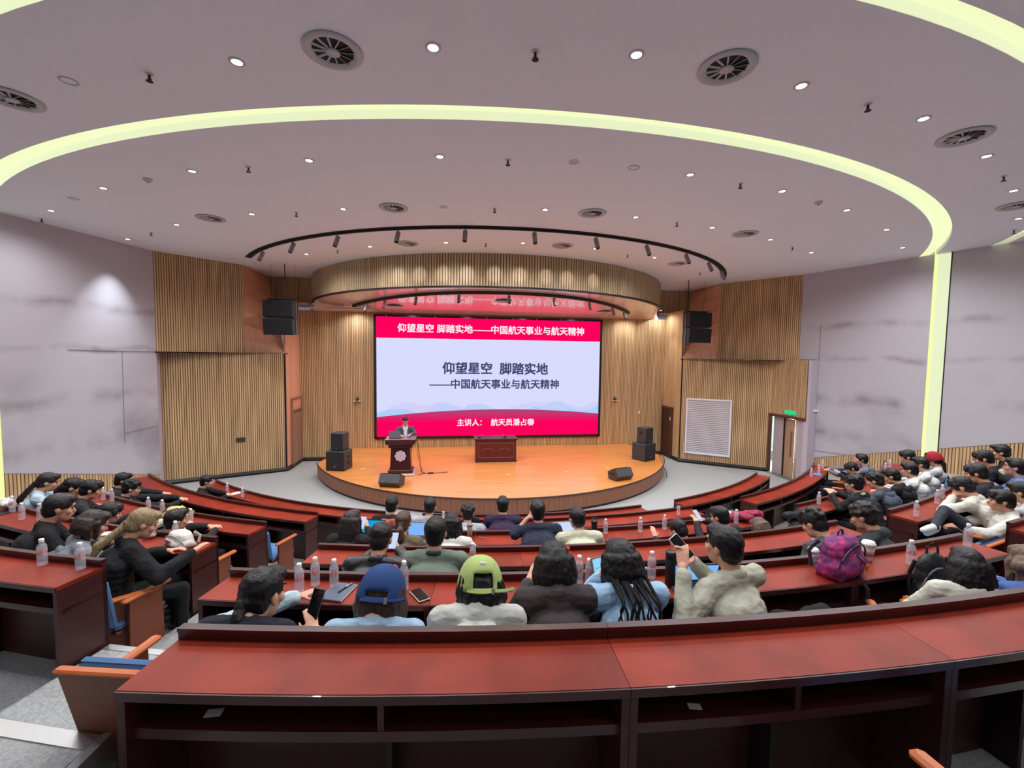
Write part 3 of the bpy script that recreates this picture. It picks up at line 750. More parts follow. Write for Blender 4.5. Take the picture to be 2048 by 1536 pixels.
for xa in (-2.9, -2.35, -1.75, -1.15, -.45, .2, .9, 1.5, 2.3):
    xs_ = xa * 1.15; ys_ = TC[1] - math.sqrt((TR - .1) ** 2 - xs_ * xs_)
    spot((xs_, ys_ + .15, ZC - .28), SPOT_W, rad(13), .8, aim=(xa, SC[1] - math.sqrt(SR * SR - xa * xa), 5.33), r=.02, col=(.95, .97, 1))
tr2 = empty('lamp_track', (0, 0, 0), label='short curved black lamp track under the stage ceiling', cat='lamp track')
pp = []
for i in range(49):
    x = -4.62 + 9.2 * i / 48; y = -3.9 + 2.9 * (abs(x / 4.6) ** 2.2); pp.append((x, y, sz(x, y) - .03))
MB().tube(pp, .055, 6).build('channel', mat('track_black', (.09, .09, .10), .6), tr2)
for i, x in enumerate((-4.1, -3.45, -2.5, -1.33, 0.0, 1.28, 2.47, 3.5, 4.2)):
    y = -3.9 + 2.9 * (abs(x / 4.6) ** 2.2); o = copy_tree(pt, PTT); o.location = (x, y, sz(x, y) - .07); o.rotation_euler = (0, 0, x * .12); o.scale = (.9, .9, .9)
    tag(o, 'small grey spotlight on the stage ceiling track, %s from the left' % ORD[i], 'spotlight', 'spotlights on the stage track')
spot((6.05, -.5, 4.55), 30, rad(70), .6, aim=(6.5, -.8, 1.5), r=.03)

# ---------------------------------------------------------------- loudspeakers
def cab(e, w_, d_, h_, z, nm='cabinet', R=None, off=(0, 0)):
    MB().rbox((off[0], off[1], z + h_ / 2), (w_, d_, h_), .015, R).build(nm, speaker_top, e)
    MB().rbox((off[0], off[1] - d_ / 2 - .004, z + h_ / 2), (w_ * .96, .02, h_ * .94), .006, R).build('grille', speaker_m, e)
def stack(x, y, rz, side):
    e = empty('subwoofer', (x, y, 0), rz, 'square black subwoofer on the %s end of the stage' % side, 'loudspeaker')
    cab(e, .54, .5, .55, 0)
    MB().lathe([(.02, 0), (.022, .006)], 12, (.0, -.272, .13), Matrix.Rotation(PI / 2, 3, 'X')).build('badge', metal, e)
    for z in (.36, .2): MB().rbox((.272, 0, z), (.012, .16, .07), .004).build('handle', vd, e)
    e = empty('loudspeaker', (x + .02 * (1 if x < 0 else 1), y, .55), rz, 'upright black loudspeaker standing on the %s subwoofer' % side, 'loudspeaker')
    cab(e, .36, .36, .50, 0)
    MB().lathe([(.016, 0), (.018, .006)], 12, (.0, -.202, .08), Matrix.Rotation(PI / 2, 3, 'X')).build('badge', metal, e)
    MB().rbox((-.182, 0, .33), (.012, .12, .09), .004).build('handle', vd, e)
stack(-4.66, -2.83, rad(-14), 'left'); stack(4.62, -2.46, rad(28), 'right')
def monitor(x, y, rz, side):
    e = empty('stage_monitor', (x, y, 0), rz, 'wedge-shaped black floor monitor at the %s front of the stage' % side, 'loudspeaker')
    prof = [(-.17, .0), (.12, .0), (.22, .14), (.10, .33), (-.22, .19)]
    n = 5; vs = [(-.26, y_, z_) for y_, z_ in prof] + [(.26, y_, z_) for y_, z_ in prof]
    MB().add(vs, [tuple(range(n)), tuple(range(2 * n - 1, n - 1, -1))] + [(i, n + i, n + (i + 1) % n, (i + 1) % n) for i in range(n)]).build('cabinet', speaker_top, e)
    vs = [(-.25, -.21, .205), (.25, -.21, .205), (.25, .09, .335), (-.25, .09, .335)]
    nv = Vector((0, -.13, .32)).normalized() * .008
    MB().add([Vector(q) + nv for q in vs], [(0, 1, 2, 3)]).build('grille', speaker_m, e)
    MB().rbox((.264, 0, .17), (.01, .16, .06), .003).build('handle', vd, e)
monitor(-2.98, -4.66, rad(165), 'left'); monitor(2.98, -4.62, rad(198), 'right')
def hang(x, y, s):
    sd = 'left' if s < 0 else 'right'
    for j, (z0, z1, tl) in enumerate(((4.31, 4.78, 0), (3.81, 4.27, .10))):
        e = empty('hanging_loudspeaker', (x, y, (z0 + z1) / 2), rad(6 * s), '%s black loudspeaker of the pair hanging %s of the stage' % ('upper' if j == 0 else 'lower', sd), 'loudspeaker')
        h = (z1 - z0) / 2
        Rr = Euler((tl, 0, 0))
        poly_ = [(-.42, -.26), (.42, -.26), (.45, .05), (.31, .26), (-.31, .26), (-.45, .05)]
        o = MB().prism(poly_, -h, h).build('cabinet', speaker_top, e); o.rotation_euler = Rr
        o = MB().rbox((0, -.265, 0), (.83, .02, h * 1.9), .006).build('grille', speaker_m, e); o.rotation_euler = Rr
        for q in (-.46, .46):
            MB().box((q * .98, -.08, 0), (.012, .05, h * 1.9)).build('rigging_plate', greymetal, o)
    e = empty('speaker_rigging', (x, y, 4.80), 0, 'thin suspension rods and frame holding the %s loudspeaker pair' % sd, 'rigging')
    MB().rbox((0, 0, .02), (.7, .3, .035), .008).build('frame', blackm, e)
    MB().tube([(-.2 * s - .1, 0, .03), (-.2 * s - .1, 0, ZC - 4.80)], .013, 6).build('rod', blackm, e)
    for q in (-.33, .33): MB().tube([(q, .1, .03), (q, .1, ZC - 4.80)], .004, 5).build('cable', vd, e)
    MB().rbox((0, -.1, -.508), (.86, .12, .03), .01).build('coupling_bar', greymetal, e)
hang(-6.45, -1.9, -1); hang(6.58, -1.9, 1)
# white projection-screen casing under the left stage ceiling
pc = tag(MB().rbox((-5.0, -.85, 4.72), (1.9, .30, .05), .01).build('screen_casing', mat('casing_white', (.72, .68, .74), .4)), 'long flat white casing under the left stage ceiling', 'casing')

# ---------------------------------------------------------------- lectern and table
dkw = mat('dark_mahogany', (.23, .09, .10), .35, coat=.3)
lt = empty('lectern', (-2.87, -3.55, 0), 0, 'dark mahogany lectern with white rosette emblem on the stage', 'lectern')
MB().box((0, 0, .04), (.70, .5, .05)).build('base', mat('base_white', (.88, .88, .93), .3), lt)
MB().rbox((0, 0, .11), (.66, .46, .10), .012).build('plinth', dkw, lt)
MB().box((0, 0, .46), (.56, .38, .62), None, .88).build('column', dkw, lt)
MB().rbox((0, 0, .79), (.62, .42, .07), .01).build('collar', dkw, lt)
vs = []
for x, y, z in ((.30, .2, .82), (.39, .26, .88), (.39, .26, .985)):
    vs += [(-x, -y, z), (x, -y, z), (x, y, z), (-x, y, z)]
fs = [(3, 2, 1, 0), (8, 9, 10, 11)] + [(4 * j + i, 4 * j + (i + 1) % 4, 4 * j + 4 + (i + 1) % 4, 4 * j + 4 + i) for j in (0, 1) for i in range(4)]
MB().add(vs, fs).build('head', dkw, lt)
MB().rbox((0, .0, .992), (.80, .54, .018), .004).build('desk_top', mat('lectern_rim', (.55, .42, .45), .3), lt)
ros = []
for i in range(64):
    a = 2 * PI * i / 64; r_ = .135 * (1 + .16 * abs(cos(4 * a)) - .06); ros.append((r_ * cos(a), r_ * sin(a)))
em_w = mat('emblem_white', (.84, .78, .86), .4); em_g = mat('emblem_grey', (.58, .54, .64), .4)
rx = Matrix.Rotation(PI / 2, 4, 'X')
o = MB().prism(ros, 0, .012).build('emblem', em_w, lt); o.rotation_euler = (PI / 2, 0, 0); o.location = (0, -.19, .54)
for rr in (.105, .075, .045):
    q = MB().lathe([(rr, 0), (rr + .005, .004), (rr + .008, 0)], 32, ends=False).build('emblem_ring', em_g, o); q.location = (0, 0, .012)
for k in range(8):
    a = 2 * PI * k / 8 + .39; q = MB().ell((.09 * cos(a), .09 * sin(a), .013), (.010, .006, .003)).build('emblem_mark', em_g, o)
MB().ell((0, 0, .013), (.018, .026, .004)).build('emblem_centre', em_g, o)
for k in range(9):
    q = MB().box((-.27 + .068 * k, -.262, .93), (.030 if k % 2 else .036, .004, .035 + .006 * (k % 3)), Euler((0, .3 * (k % 3 - 1), 0))).build('engraved_sign', mat('engrave', (.36, .20, .24), .4), lt)
# table
tb = empty('stage_table', (-.14, -2.10, 0), 0, 'mahogany conference table with moulded front in the middle of the stage', 'table')
MB().rbox((0, 0, .70), (1.34, .66, .05), .008).build('top', dkw, tb)
mm = mat('table_mahogany', (.34, .11, .11), .4, noise=.15, nscale=(3, 3, 10))
MB().box((0, -.28, .34), (1.24, .04, .66)).build('front_panel', mm, tb)
for s in (-1, 1): MB().box((s * .60, 0, .34), (.05, .58, .66)).build('side_panel', mm, tb)
MB().rbox((0, -.30, .03), (1.28, .06, .06), .006).build('plinth', dkw, tb)
gold = mat('inlay', (.55, .32, .22), .4)
for (x0, z0), (x1, z1) in (((-.54, .14), (.54, .14)), ((-.54, .58), (.54, .58)), ((-.54, .14), (-.54, .58)), ((.54, .14), (.54, .58)), ((-.44, .36), (-.24, .44)), ((-.24, .44), (-.06, .36)), ((.06, .36), (.26, .44)), ((.26, .44), (.44, .36))):
    MB().tube([(x0, -.303, z0), (x1, -.303, z1)], .006, 5).build('moulding', gold, tb)
for x in (-.5, .3):
    e = empty('microphone', (-.14 + x, -2.15, .725), 0, 'thin gooseneck microphone on the %s of the stage table' % ('left' if x < 0 else 'right'), 'microphone')
    MB().rbox((0, 0, .012), (.10, .08, .024), .006).build('base', blackm, e)
    MB().tube([(0, 0, .02), (0, -.01, .06), (.05 if x < 0 else -.05, -.03, .085), (.11 if x < 0 else -.11, -.05, .09)], .005, 6).build('gooseneck', greymetal, e)

# cables behind the lectern and beside the right speaker
def cable(pts, r, lab, m=None):
    return tag(MB().tube(pts, r, 6).build('cable', m or blackm), lab, 'cable')
cable([(-2.50, -3.5, .98), (-2.42, -3.5, .80), (-2.38, -3.5, .45), (-2.34, -3.5, .15), (-2.30, -3.55, .012), (-2.15, -3.6, .012), (-2.0, -3.58, .012), (-1.80, -3.55, .012), (-1.6, -3.5, .012)], .008, 'black cable dropping from the lectern top to the stage floor')
cable([(-2.46, -3.4, .9), (-2.44, -3.4, .5), (-2.38, -3.42, .2), (-2.33, -3.45, .012), (-2.22, -3.52, .012), (-2.3, -3.66, .012), (-2.44, -3.7, .012)], .006, 'second thin cable looping behind the lectern')
tag(MB().rbox((-2.08, -3.6, .02), (.16, .06, .04), .008).build('power_strip', blackm), 'black power strip lying on stage right of the lectern', 'power strip')
cable([(4.95, -2.75, .3), (5.02, -2.9, .1), (5.0, -3.02, -.05), (5.1, -3.1, -.3), (5.05, -3.2, -.41)], .009, 'black cable hanging over the right edge of the stage')

# ---------------------------------------------------------------- desks
def desk(k, a0, a1, lab, divs=1, endL=True, endR=True, grp='curved mahogany desk rows'):
    z = tread(k); top = z + .75; r0 = R[k]; r1 = r0 + .31; n = max(4, int((a1 - a0) / .8))
    e = empty('long_desk', (RC[0] + r0 * sin(rad((a0 + a1) / 2)), RC[1] - r0 * cos(rad((a0 + a1) / 2)), z), 0, lab, 'desk', grp)
    ox, oy = e.location.x, e.location.y; c = (RC[0] - ox, RC[1] - oy)
    g = .02 / r0 * 57.3 * .06
    b0, b1 = a0 + g, a1 - g; T = .75
    MB().arc(c, r0 + .028, r1, T - .028, T, b0, b1, n).build('top', desk_m, e)
    MB().arc(c, r1 - .002, r1 + .008, T - .036, T - .002, b0, b1, n).build('edge_strip', desk_e, e)
    MB().arc(c, r0, r0 + .028, .0, T + .045, b0, b1, n).build('front_panel', desk_v, e)
    MB().arc(c, r0 - .006, r0 + .034, T + .035, T + .052, b0, b1, n).build('rail', desk_e, e)
    MB().arc(c, r0 + .03, r1 - .03, T - .19, T - .17, b0, b1, n).build('shelf', desk_v, e)
    MB().arc(c, r1 - .05, r1 - .028, T - .205, T - .165, b0, b1, n).build('shelf_lip', desk_e, e)
    wdg = .03 / r1 * 57.3
    for i, a in enumerate([b0, b1 - wdg]):
        MB().arc(c, r0, r1 - (.0 if (i == 0 and endL) or (i == 1 and endR) else .01), .0, T - .03, a, a + wdg, 1).build('side_panel', desk_v, e)
    for j in range(divs):
        a = b0 + (b1 - b0) * (j + 1) / (divs + 1)
        MB().arc(c, r0 + .03, r1 - .03, T - .17, T - .03, a, a + wdg * .8, 1).build('divider', desk_v, e)
        MB().arc(c, r0 + .03, r0 + .16, .0, T - .19, a, a + wdg * .8, 1).build('bracket_leg', desk_in, e)
    return e
desk(6, -10.0, -3.29, 'nearest mahogany desk section at the left end of the bottom row')
desk(6, -3.29, 1.67, 'nearest mahogany desk section in the middle of the bottom row')
desk(6, 1.67, 6.6, 'nearest mahogany desk section rising to the right picture edge')
desk(5, -12.35, -6.62, 'desk section under the notebook and three bottles, second row from below')
desk(5, -6.62, -.9, 'desk section in front of the green cap and brown top, second row from below')
desk(5, -.9, 5.0, 'desk section under the laptop and black thermos, second row from below')
desk(5, 5.0, 11.6, 'desk section with the purple and the black backpacks, second row from below')
desk(4, -12.4, -3.85, 'left section of the third middle row, before the black leather jacket')
desk(4, -3.85, 4.5, 'middle section of the third middle row, with a seam near its left end')
desk(4, 4.5, 12.6, 'right section of the third middle row, ending before the pale blue hood')
desk(3, -13.9, -6, 'left section of the fourth middle row with the open laptops')
desk(3, -6, 2.3, 'middle section of the fourth middle row with the beige tumbler')
desk(3, 2.3, 13.0, 'right section of the fourth middle row under the magenta jacket', 2)
desk(2, -13.5, 4.3, 'left section of the fifth middle row, facing the stage front', 3)
desk(2, 4.3, 14.0, 'right section of the fifth middle row, its end standing free', 2)
desk(1, -12.5, 13.16, 'front middle desk row nearest the round stage front', 5)
desk(1, -46, -16.7, 'front desk row on the left, at which one man in black sits', 5)
desk(1, 18.3, 41.0, 'front desk row on the right, empty, before the louvred grille', 4)
desk(2, -47, -20.1, 'second left desk row, a bare curved desk with a free end', 5)
desk(2, 20.8, 44, 'second right desk row with bottles and a blue booklet', 4)
desk(3, -42, -19.2, 'third left desk row carrying the yellow backpack', 4)
desk(3, 17.9, 42, 'third right desk row with the grey tumbler and black backpack', 4)
desk(4, -38, -17.1, 'fourth left desk row ending under the white tote bag', 4)
desk(4, 17.0, 38, 'fourth right desk row with a bottle at its near corner', 4)
desk(5, -32, -16.3, 'fifth left desk row with two bottles, cut by the left edge', 3)
desk(5, 14.7, 30, 'fifth right desk row cut by the right picture edge', 3)

def loc(k, off, phi, dz=0):
    r = R[k] + off; return Vector((RC[0] + r * sin(rad(phi)), RC[1] - r * cos(rad(phi)), tread(k) + dz))
def phi_of(x, y): return math.degrees(math.atan2(x - RC[0], RC[1] - y))

# ---------------------------------------------------------------- chairs
def make_chair():
    e = empty('lecture_chair')
    MB().rbox((0, .0, .43), (.46, .42, .07), .02).build('seat', chair_blue, e)
    MB().rbox((0, .0, .385), (.47, .43, .025), .008).build('seat_shell', chair_panel, e)
    t = Matrix.Rotation(rad(9), 3, 'X')
    MB().rbox(Vector((0, -.245, .64)), (.46, .06, .42), .022, t).build('backrest', chair_blue, e)
    b = MB(); P0 = [(-.20, .36), (.20, .36), (.255, .84), (-.255, .84)]
    vs = []
    for dy in (-.285, -.262):
        for x, z in P0: vs.append((x, dy - (z - .36) * .15, z))
    b.add(vs, [(0, 1, 2, 3), (7, 6, 5, 4), (0, 4, 5, 1), (1, 5, 6, 2), (2, 6, 7, 3), (3, 7, 4, 0)]).build('back_shell', chair_panel, e)
    MB().rbox((0, -.352, .845), (.52, .045, .022), .008).build('top_rail', chair_wood, e)
    for s in (-1, 1):
        MB().rbox((s * .275, .0, .64), (.055, .40, .035), .012).build('armrest', chair_wood, e)
        MB().box((s * .275, -.02, .31), (.03, .30, .62), None, .9).build('leg', chair_panel, e)
        MB().rbox((s * .275, -.02, .012), (.06, .36, .024), .005).build('foot', blackm, e)
    return e
chair0 = make_chair(); CHT = tree(chair0); chair_used = [False]
def chair(p, ang, lab, grp='lecture hall chairs'):
    o = copy_tree(chair0, CHT) if chair_used[0] else chair0
    chair_used[0] = True
    o.location = p; o.rotation_euler = (0, 0, ang); tag(o, lab, 'chair', grp); return o

# ---------------------------------------------------------------- people
TEXC = {}
def blobmat(name, col, rough=.8, noise=.10, bump=.9, bscale=1.0, nscale=(6, 6, 15)):
    return mat(name, col, rough, noise=noise, nscale=nscale, bump=bump, bscale=bscale, spec=.25, baniso=True)
skin = mat('skin', (.80, .60, .50), .5, noise=.05, nscale=(20, 20, 20), spec=.35)
def hairmat(col):
    return mat('hair_%02x%02x%02x' % tuple(int(c * 255) for c in col), col, .45, noise=.35, nscale=(75, 75, 8), bump=.28, bscale=1.6, spec=.4, baniso=True)
def tex(size):
    if size not in TEXC:
        t = bpy.data.textures.new('folds', 'CLOUDS'); t.noise_scale = size; t.noise_depth = 2; TEXC[size] = t
    return TEXC[size]
def blob(mb, name, m, parent, vox, smooth=4, amp=0., size=.1):
    o = mb.build(name, m, parent)
    r = o.modifiers.new('r', 'REMESH'); r.mode = 'VOXEL'; r.voxel_size = vox; r.use_smooth_shade = True
    if smooth:
        q = o.modifiers.new('s', 'SMOOTH'); q.factor = .6; q.iterations = smooth
    if amp:
        d = o.modifiers.new('d', 'DISPLACE'); d.texture = tex(size); d.strength = amp; d.mid_level = .5; d.texture_coords = 'GLOBAL'
    return o
def chain(mb, pts, radii, step=.05):
    """ellipsoids threaded along a path; radii (rx, ry) across, vertical extent from the step"""
    for i in range(len(pts) - 1):
        p, q = Vector(pts[i]), Vector(pts[i + 1]); L = (q - p).length; n = max(1, int(L / step))
        for k in range(n + (i == len(pts) - 2)):
            t = k / n; a = p.lerp(q, t); rx = radii[i][0] * (1 - t) + radii[i + 1][0] * t; ry = radii[i][1] * (1 - t) + radii[i + 1][1] * t
            mb.ell(a, (rx, ry, max(step * 1.5, min(rx, ry) * .8)), None, 14, 8)
def hand(mb, wr, elb, curl=.5, side=1, k=1.0, palm_up=0, spread=.0):
    """palm, four jointed fingers and a thumb growing from the wrist away from the elbow"""
    wr, elb = Vector(wr), Vector(elb); d = (wr - elb).normalized()
    acr = d.cross(Vector((0, 0, 1)))
    acr = acr.normalized() if acr.length > .1 else Vector((1, 0, 0))
    nrm = acr.cross(d).normalized()                # towards the back of the hand
    acr = acr * side
    if palm_up: acr, nrm = (nrm * side, acr * -side)
    pc = wr + d * .045 * k
    for t in (-.028, -.010, .010, .028):
        mb.cap(wr + acr * t * .6 * k, wr + d * .085 * k + acr * t * k, .013 * k, .011 * k, 8)
    for j, (t, ln) in enumerate(((-.031, .060), (-.011, .072), (.010, .068), (.030, .052))):
        a = wr + d * .088 * k + acr * t * k; dd = d + acr * t * spread * 10
        for seg, (f, th) in enumerate(((.45, .25), (.32, .75), (.27, 1.15))):
            v = (dd * cos(curl * th * 1.3) - nrm * sin(curl * th * 1.3)).normalized(); b = a + v * ln * 1.15 * f * k
            mb.cap(a, b, (.0092 - seg * .0008) * k, (.0085 - seg * .0008) * k, 7); a = b
    a = wr + d * .025 * k - acr * .03 * k
    b = a + (d * .6 - acr * .7 - nrm * .25).normalized() * .04 * k; c = b + (d * .95 - acr * .05 - nrm * .3 * (1 + curl)).normalized() * .035 * k
    mb.cap(a, b, .012 * k, .010 * k, 7).cap(b, c, .010 * k, .0085 * k, 7)
BLK = (.075, .07, .075)
def person(lab, k, head, top, yaw=0, hair='short', hcol=BLK, hp=.15, hr=0, hy=0, legs=(.13, .13, .16), q=1, arms=None, s=1.0, woman=False,
           hood=None, cap=None, glasses=False, collar=None, group='audience', seat_off=.71, base=None, sit=None, hairlen=.30, knees=None, amp=None, sleeve=None, short_sleeve=False, chairlab=None, hunch=0., pony_out=0., seatless=False, nolegs=False, vest=None, backmark=None, feet=True, torso_k=1.0):
    """seated figure. head = world position of the head centre, k = row it sits in. +Y of the local frame looks to the stage."""
    head = Vector(head)
    ph = phi_of(head.x, head.y) if sit is None else sit
    if base is None: P = loc(k, seat_off, ph)
    else: P = Vector(base)
    fz = math.atan2(RC[1] - P.y, RC[0] - P.x) - PI / 2 + rad(yaw)
    e = empty('person', P, fz, lab, 'person', None)
    e['part_of_row'] = k
    M = Matrix.Rotation(-fz, 3, 'Z')
    H = M @ (head - P)
    vox = {0: .0068, 1: .011, 2: .016}[q]
    # joints
    hip = Vector((0, -.04, .55))
    HR = Euler((-hp, hr, hy)).to_matrix()
    N = H + HR @ Vector((0, -.045, -.105)) + Vector((0, -.02 - hunch * .5, -.03 + hunch)) * s
    sw = (.165 if woman else .195) * s
    bend = (N - hip)
    chest = hip.lerp(N, .66) + Vector((0, -.045, .0)); waist = hip.lerp(N, .3) + Vector((0, -.03, 0))
    fwd = Vector((0, 1, 0))
    S = {i: N + Vector((i * sw, .0, -.055 * s)) for i in (-1, 1)}
    if arms is None: arms = {}
    E_ = {}; Wd = {}
    for i in (-1, 1):
        a = arms.get(i, 'desk')
        if a == 'desk':
            E_[i] = Vector((i * (sw + .07), max(.22, S[i].y + .06), .80)); Wd[i] = Vector((i * .08, E_[i].y + .14, .815))
        elif a == 'lap':
            E_[i] = Vector((i * (sw + .05), S[i].y + .02, .74)); Wd[i] = Vector((i * .07, .26, .68))
        elif a == 'phone':
            E_[i] = Vector((i * (sw + .06), S[i].y + .12, .80)); Wd[i] = Vector((i * .07, S[i].y + .33, .93))
        elif a == 'face':
            E_[i] = Vector((i * (sw + .06), S[i].y + .22, .77)); Wd[i] = H + Vector((i * .085, .05, -.10))
        else: E_[i], Wd[i] = Vector(a[0]), Vector(a[1])
    # body (skin): head, neck, trunk core, arms, hands in one surface
    mb = MB()
    def hpnt(x, y, z): return H + HR @ (Vector((x, y, z)) * s)
    mb.ell(hpnt(0, -.012, .025), (.074 * s, .094 * s, .088 * s), HR, 16, 12)
    mb.ell(hpnt(0, .028, -.05), (.056 * s, .058 * s, .066 * s), HR, 14, 10)
    mb.ell(hpnt(0, .055, -.085), (.03 * s, .026 * s, .026 * s), HR, 10, 8)
    mb.cap(hpnt(0, .078, .012), hpnt(0, .102, -.026), .009 * s, .013 * s, 8)
    mb.ell(hpnt(0, .082, .036), (.045 * s, .012 * s, .010 * s), HR, 10, 6)
    mb.ell(hpnt(0, .086, -.055), (.023 * s, .011 * s, .009 * s), HR, 10, 6)
    for i in (-1, 1):
        mb.ell(hpnt(i * .079, -.012, -.008), (.010 * s, .019 * s, .031 * s), HR, 8, 8)
        mb.ell(hpnt(i * .04, .06, -.02), (.026 * s, .024 * s, .024 * s), HR, 8, 8)
    mb.cap(hpnt(0, -.03, -.06), N, .054 * s, .052 * s, 12)
    mb.cap(N, chest + Vector((0, .04, 0)), .045, .05); mb.cap(chest + Vector((0, .04, 0)), hip, .05, .05)
    for i in (-1, 1):
        mb.cap(N + Vector((0, 0, -.05)), S[i], .035, .04); mb.cap(S[i], E_[i], .042, .036); mb.cap(E_[i], Wd[i], .036, .027)
        hand(mb, Wd[i], E_[i], .55 if arms.get(i, 'desk') in ('phone', 'desk', 'lap') or q == 0 else .6, i, 1.0 if not woman else .92)
    blob(mb, 'body', skin, e, vox, 3)
    # eyes and brows
    if q < 2:
        eb = MB()
        for i in (-1, 1): eb.ell(hpnt(i * .031, .0745, .008), (.012 * s, .008 * s, .006 * s), HR, 8, 6)
        eb.build('eyes', mat('eye_dark', (.12, .08, .07), .3), e, True)
        eb = MB()
        for i in (-1, 1): eb.cap(hpnt(i * .018, .088, .034), hpnt(i * .048, .078, .036), .0045 * s, .0035 * s, 6)
        eb.build('eyebrows', hairmat(hcol), e, True)
    if glasses:
        gb = MB()
        for i in (-1, 1):
            gb.tube([hpnt(i * .034 + .024 * cos(t), .098, .004 + .018 * sin(t)) for t in [PI * 2 * j / 12 for j in range(13)]], .0022, 5)
            gb.tube([hpnt(i * .058, .096, .008), hpnt(i * .078, .04, .01), hpnt(i * .082, -.02, .004)], .0022, 5)
        gb.tube([hpnt(-.01, .101, .006), hpnt(.01, .101, .006)], .0022, 5)
        gb.build('glasses', blackm, e)
    # clothing
    topm = top if isinstance(top, bpy.types.Material) else blobmat('cloth_%d_%d_%d' % tuple(int(c * 255) for c in top), top)
    amp = (.022 if q < 2 else .02) if amp is None else amp
    tw_, td_ = (.135, .105) if woman else (.155, .115)
    tw_ *= torso_k
    mb = MB()
    chain(mb, [hip + Vector((0, 0, -.06)), waist, chest, N + Vector((0, 0, -.10))], [(tw_ * 1.1, td_ * 1.1), (tw_ * .98, td_), (tw_ * 1.08 * s, td_ * 1.1 * s), (sw * .86, .085 * s)])
    mb.cap(S[-1], S[1], .066 * s, .066 * s); mb.cap(N + Vector((0, -.01, -.025)), N + Vector((0, -.01, -.10)), .070 * s, .10 * s)
    for i in (-1, 1):
        mb.cap(N + Vector((i * .03, -.01, -.03)), S[i], .058 * s, .064 * s)
        k2 = sleeve if sleeve is not None else 1
        if short_sleeve:
            mid = S[i].lerp(E_[i], .72); mb.cap(S[i], mid, .062 * s, .058 * s)
        elif vest:
            mb.cap(S[i], S[i].lerp(E_[i], .15), .066 * s, .062 * s)
        else:
            wv = E_[i].lerp(Wd[i], .86)
            mb.cap(S[i], E_[i], .060 * s * k2, .050 * s * k2); mb.cap(E_[i], wv, .051 * s * k2, .038 * s * k2)
    if hood:
        hm = topm if hood is True else blobmat('cloth_%d_%d_%d' % tuple(int(c * 255) for c in hood), hood)
        hb = MB()
        for t in range(13):
            a = PI * (.0 + t / 12) ; hb.ell(N + Vector((.105 * cos(a), .03 - .10 * sin(a), -.035 - .02 * sin(a))), (.040, .042, .048), None, 10, 8)
        for t in range(5):
            u_ = (t - 2) * .035; hb.ell(N + Vector((u_, -.125, -.11 + abs(u_) * .5)), (.045, .045, .085), None, 10, 8)
        blob(hb, 'hood', hm, e, max(vox, .009), 3, .02, .07)
    cloth = blob(mb, 'jacket' if not short_sleeve else 'shirt', topm, e, max(vox, .0075), 3, amp, .085)
    if vest:
        mb = MB()
        for i in (-1, 1):
            wv = E_[i].lerp(Wd[i], .88); mb.cap(S[i], E_[i], .056 * s, .052 * s); mb.cap(E_[i], wv, .052 * s, .044 * s)
        blob(mb, 'sleeves', blobmat('cloth_v%d' % int(vest[2] * 255), vest), e, max(vox, .0075), 3, .02, .07)
    if collar:
        cb = MB(); cm = blobmat('cloth_c%d%d' % (int(collar[0] * 255), int(collar[2] * 255)), collar)
        for t in range(16):
            a = 2 * PI * t / 16; cb.ell(N + Vector((.066 * cos(a), .005 + .066 * sin(a), -.012 - .025 * sin(a))), (.020, .020, .028), None, 8, 6)
        blob(cb, 'collar', cm, e, .009, 2)
    # legs
    if not nolegs:
        lm = blobmat('trousers_%d' % int(sum(legs) * 100), legs); mb = MB()
        kn = knees or {i: ((i * .11, .40, .50), (i * .12, .38, .09)) for i in (-1, 1)}
        mb.ell(hip + Vector((0, .0, -.05)), (.17, .14, .10))
        for i in (-1, 1):
            mb.cap(hip + Vector((i * .08, 0, -.03)), kn[i][0], .085, .062); mb.cap(kn[i][0], kn[i][1], .062, .048)
        blob(mb, 'trousers', lm, e, .014 if knees else .022, 3, .015, .09)
        if feet:
            for i in (-1, 1):
                a = Vector(kn[i][1]); fd = Vector(kn[i][2]) if len(kn[i]) > 2 else Vector((0, 1, 0))
                sb = MB(); sb.cap(a + Vector((0, 0, -.03)) - fd * .02, a + Vector((0, 0, -.05)) + fd * .13, .042, .036)
                if len(kn[i]) > 2: sb.cap(a + fd * -.03 + Vector((0, 0, .0)), a + fd * .10, .045, .042).cap(a + fd * .1, a + fd * .2, .042, .034)
                blob(sb, 'shoe', mat('white_shoe', (.88, .88, .86), .6) if knees else mat('dark_shoe', (.15, .15, .15), .6), e, .012, 2)
    # hair
    hm = hairmat(hcol); hb = MB()
    if hair != 'none':
        hb.ell(hpnt(0, -.02, .040), (.085 * s, .100 * s, (.07 if cap else .088) * s), HR, 16, 12)
        hb.ell(hpnt(0, -.052, -.012), (.074 * s, .064 * s, .078 * s), HR, 14, 10)
        hb.ell(hpnt(0, .045, .085), (.060 * s, .052 * s, .036 * s), HR, 12, 8)
    if hair in ('short', 'curly', 'fringe'):
        for i in (-1, 1): hb.ell(hpnt(i * .068, -.012, .034), (.018 * s, .045 * s, .036 * s), HR)
    if hair == 'fringe':
        hb.ell(hpnt(0, .068, .062), (.066 * s, .035 * s, .034 * s), HR)
        for i in (-1, 1): hb.ell(hpnt(i * .07, .02, .02), (.018 * s, .035 * s, .045 * s), HR)
    if hair == 'curly':
        rr = random.Random(int(head.x * 100))
        for j in range(46):
            a = rr.uniform(0, 2 * PI); t = rr.uniform(-.1, 1.4); hb.ell(hpnt(.086 * cos(a) * cos(t), -.02 + .1 * sin(a) * cos(t), .045 + .085 * sin(t)), (.022, .022, .022), None, 8, 6)
    down = Vector((0, 0, -1))
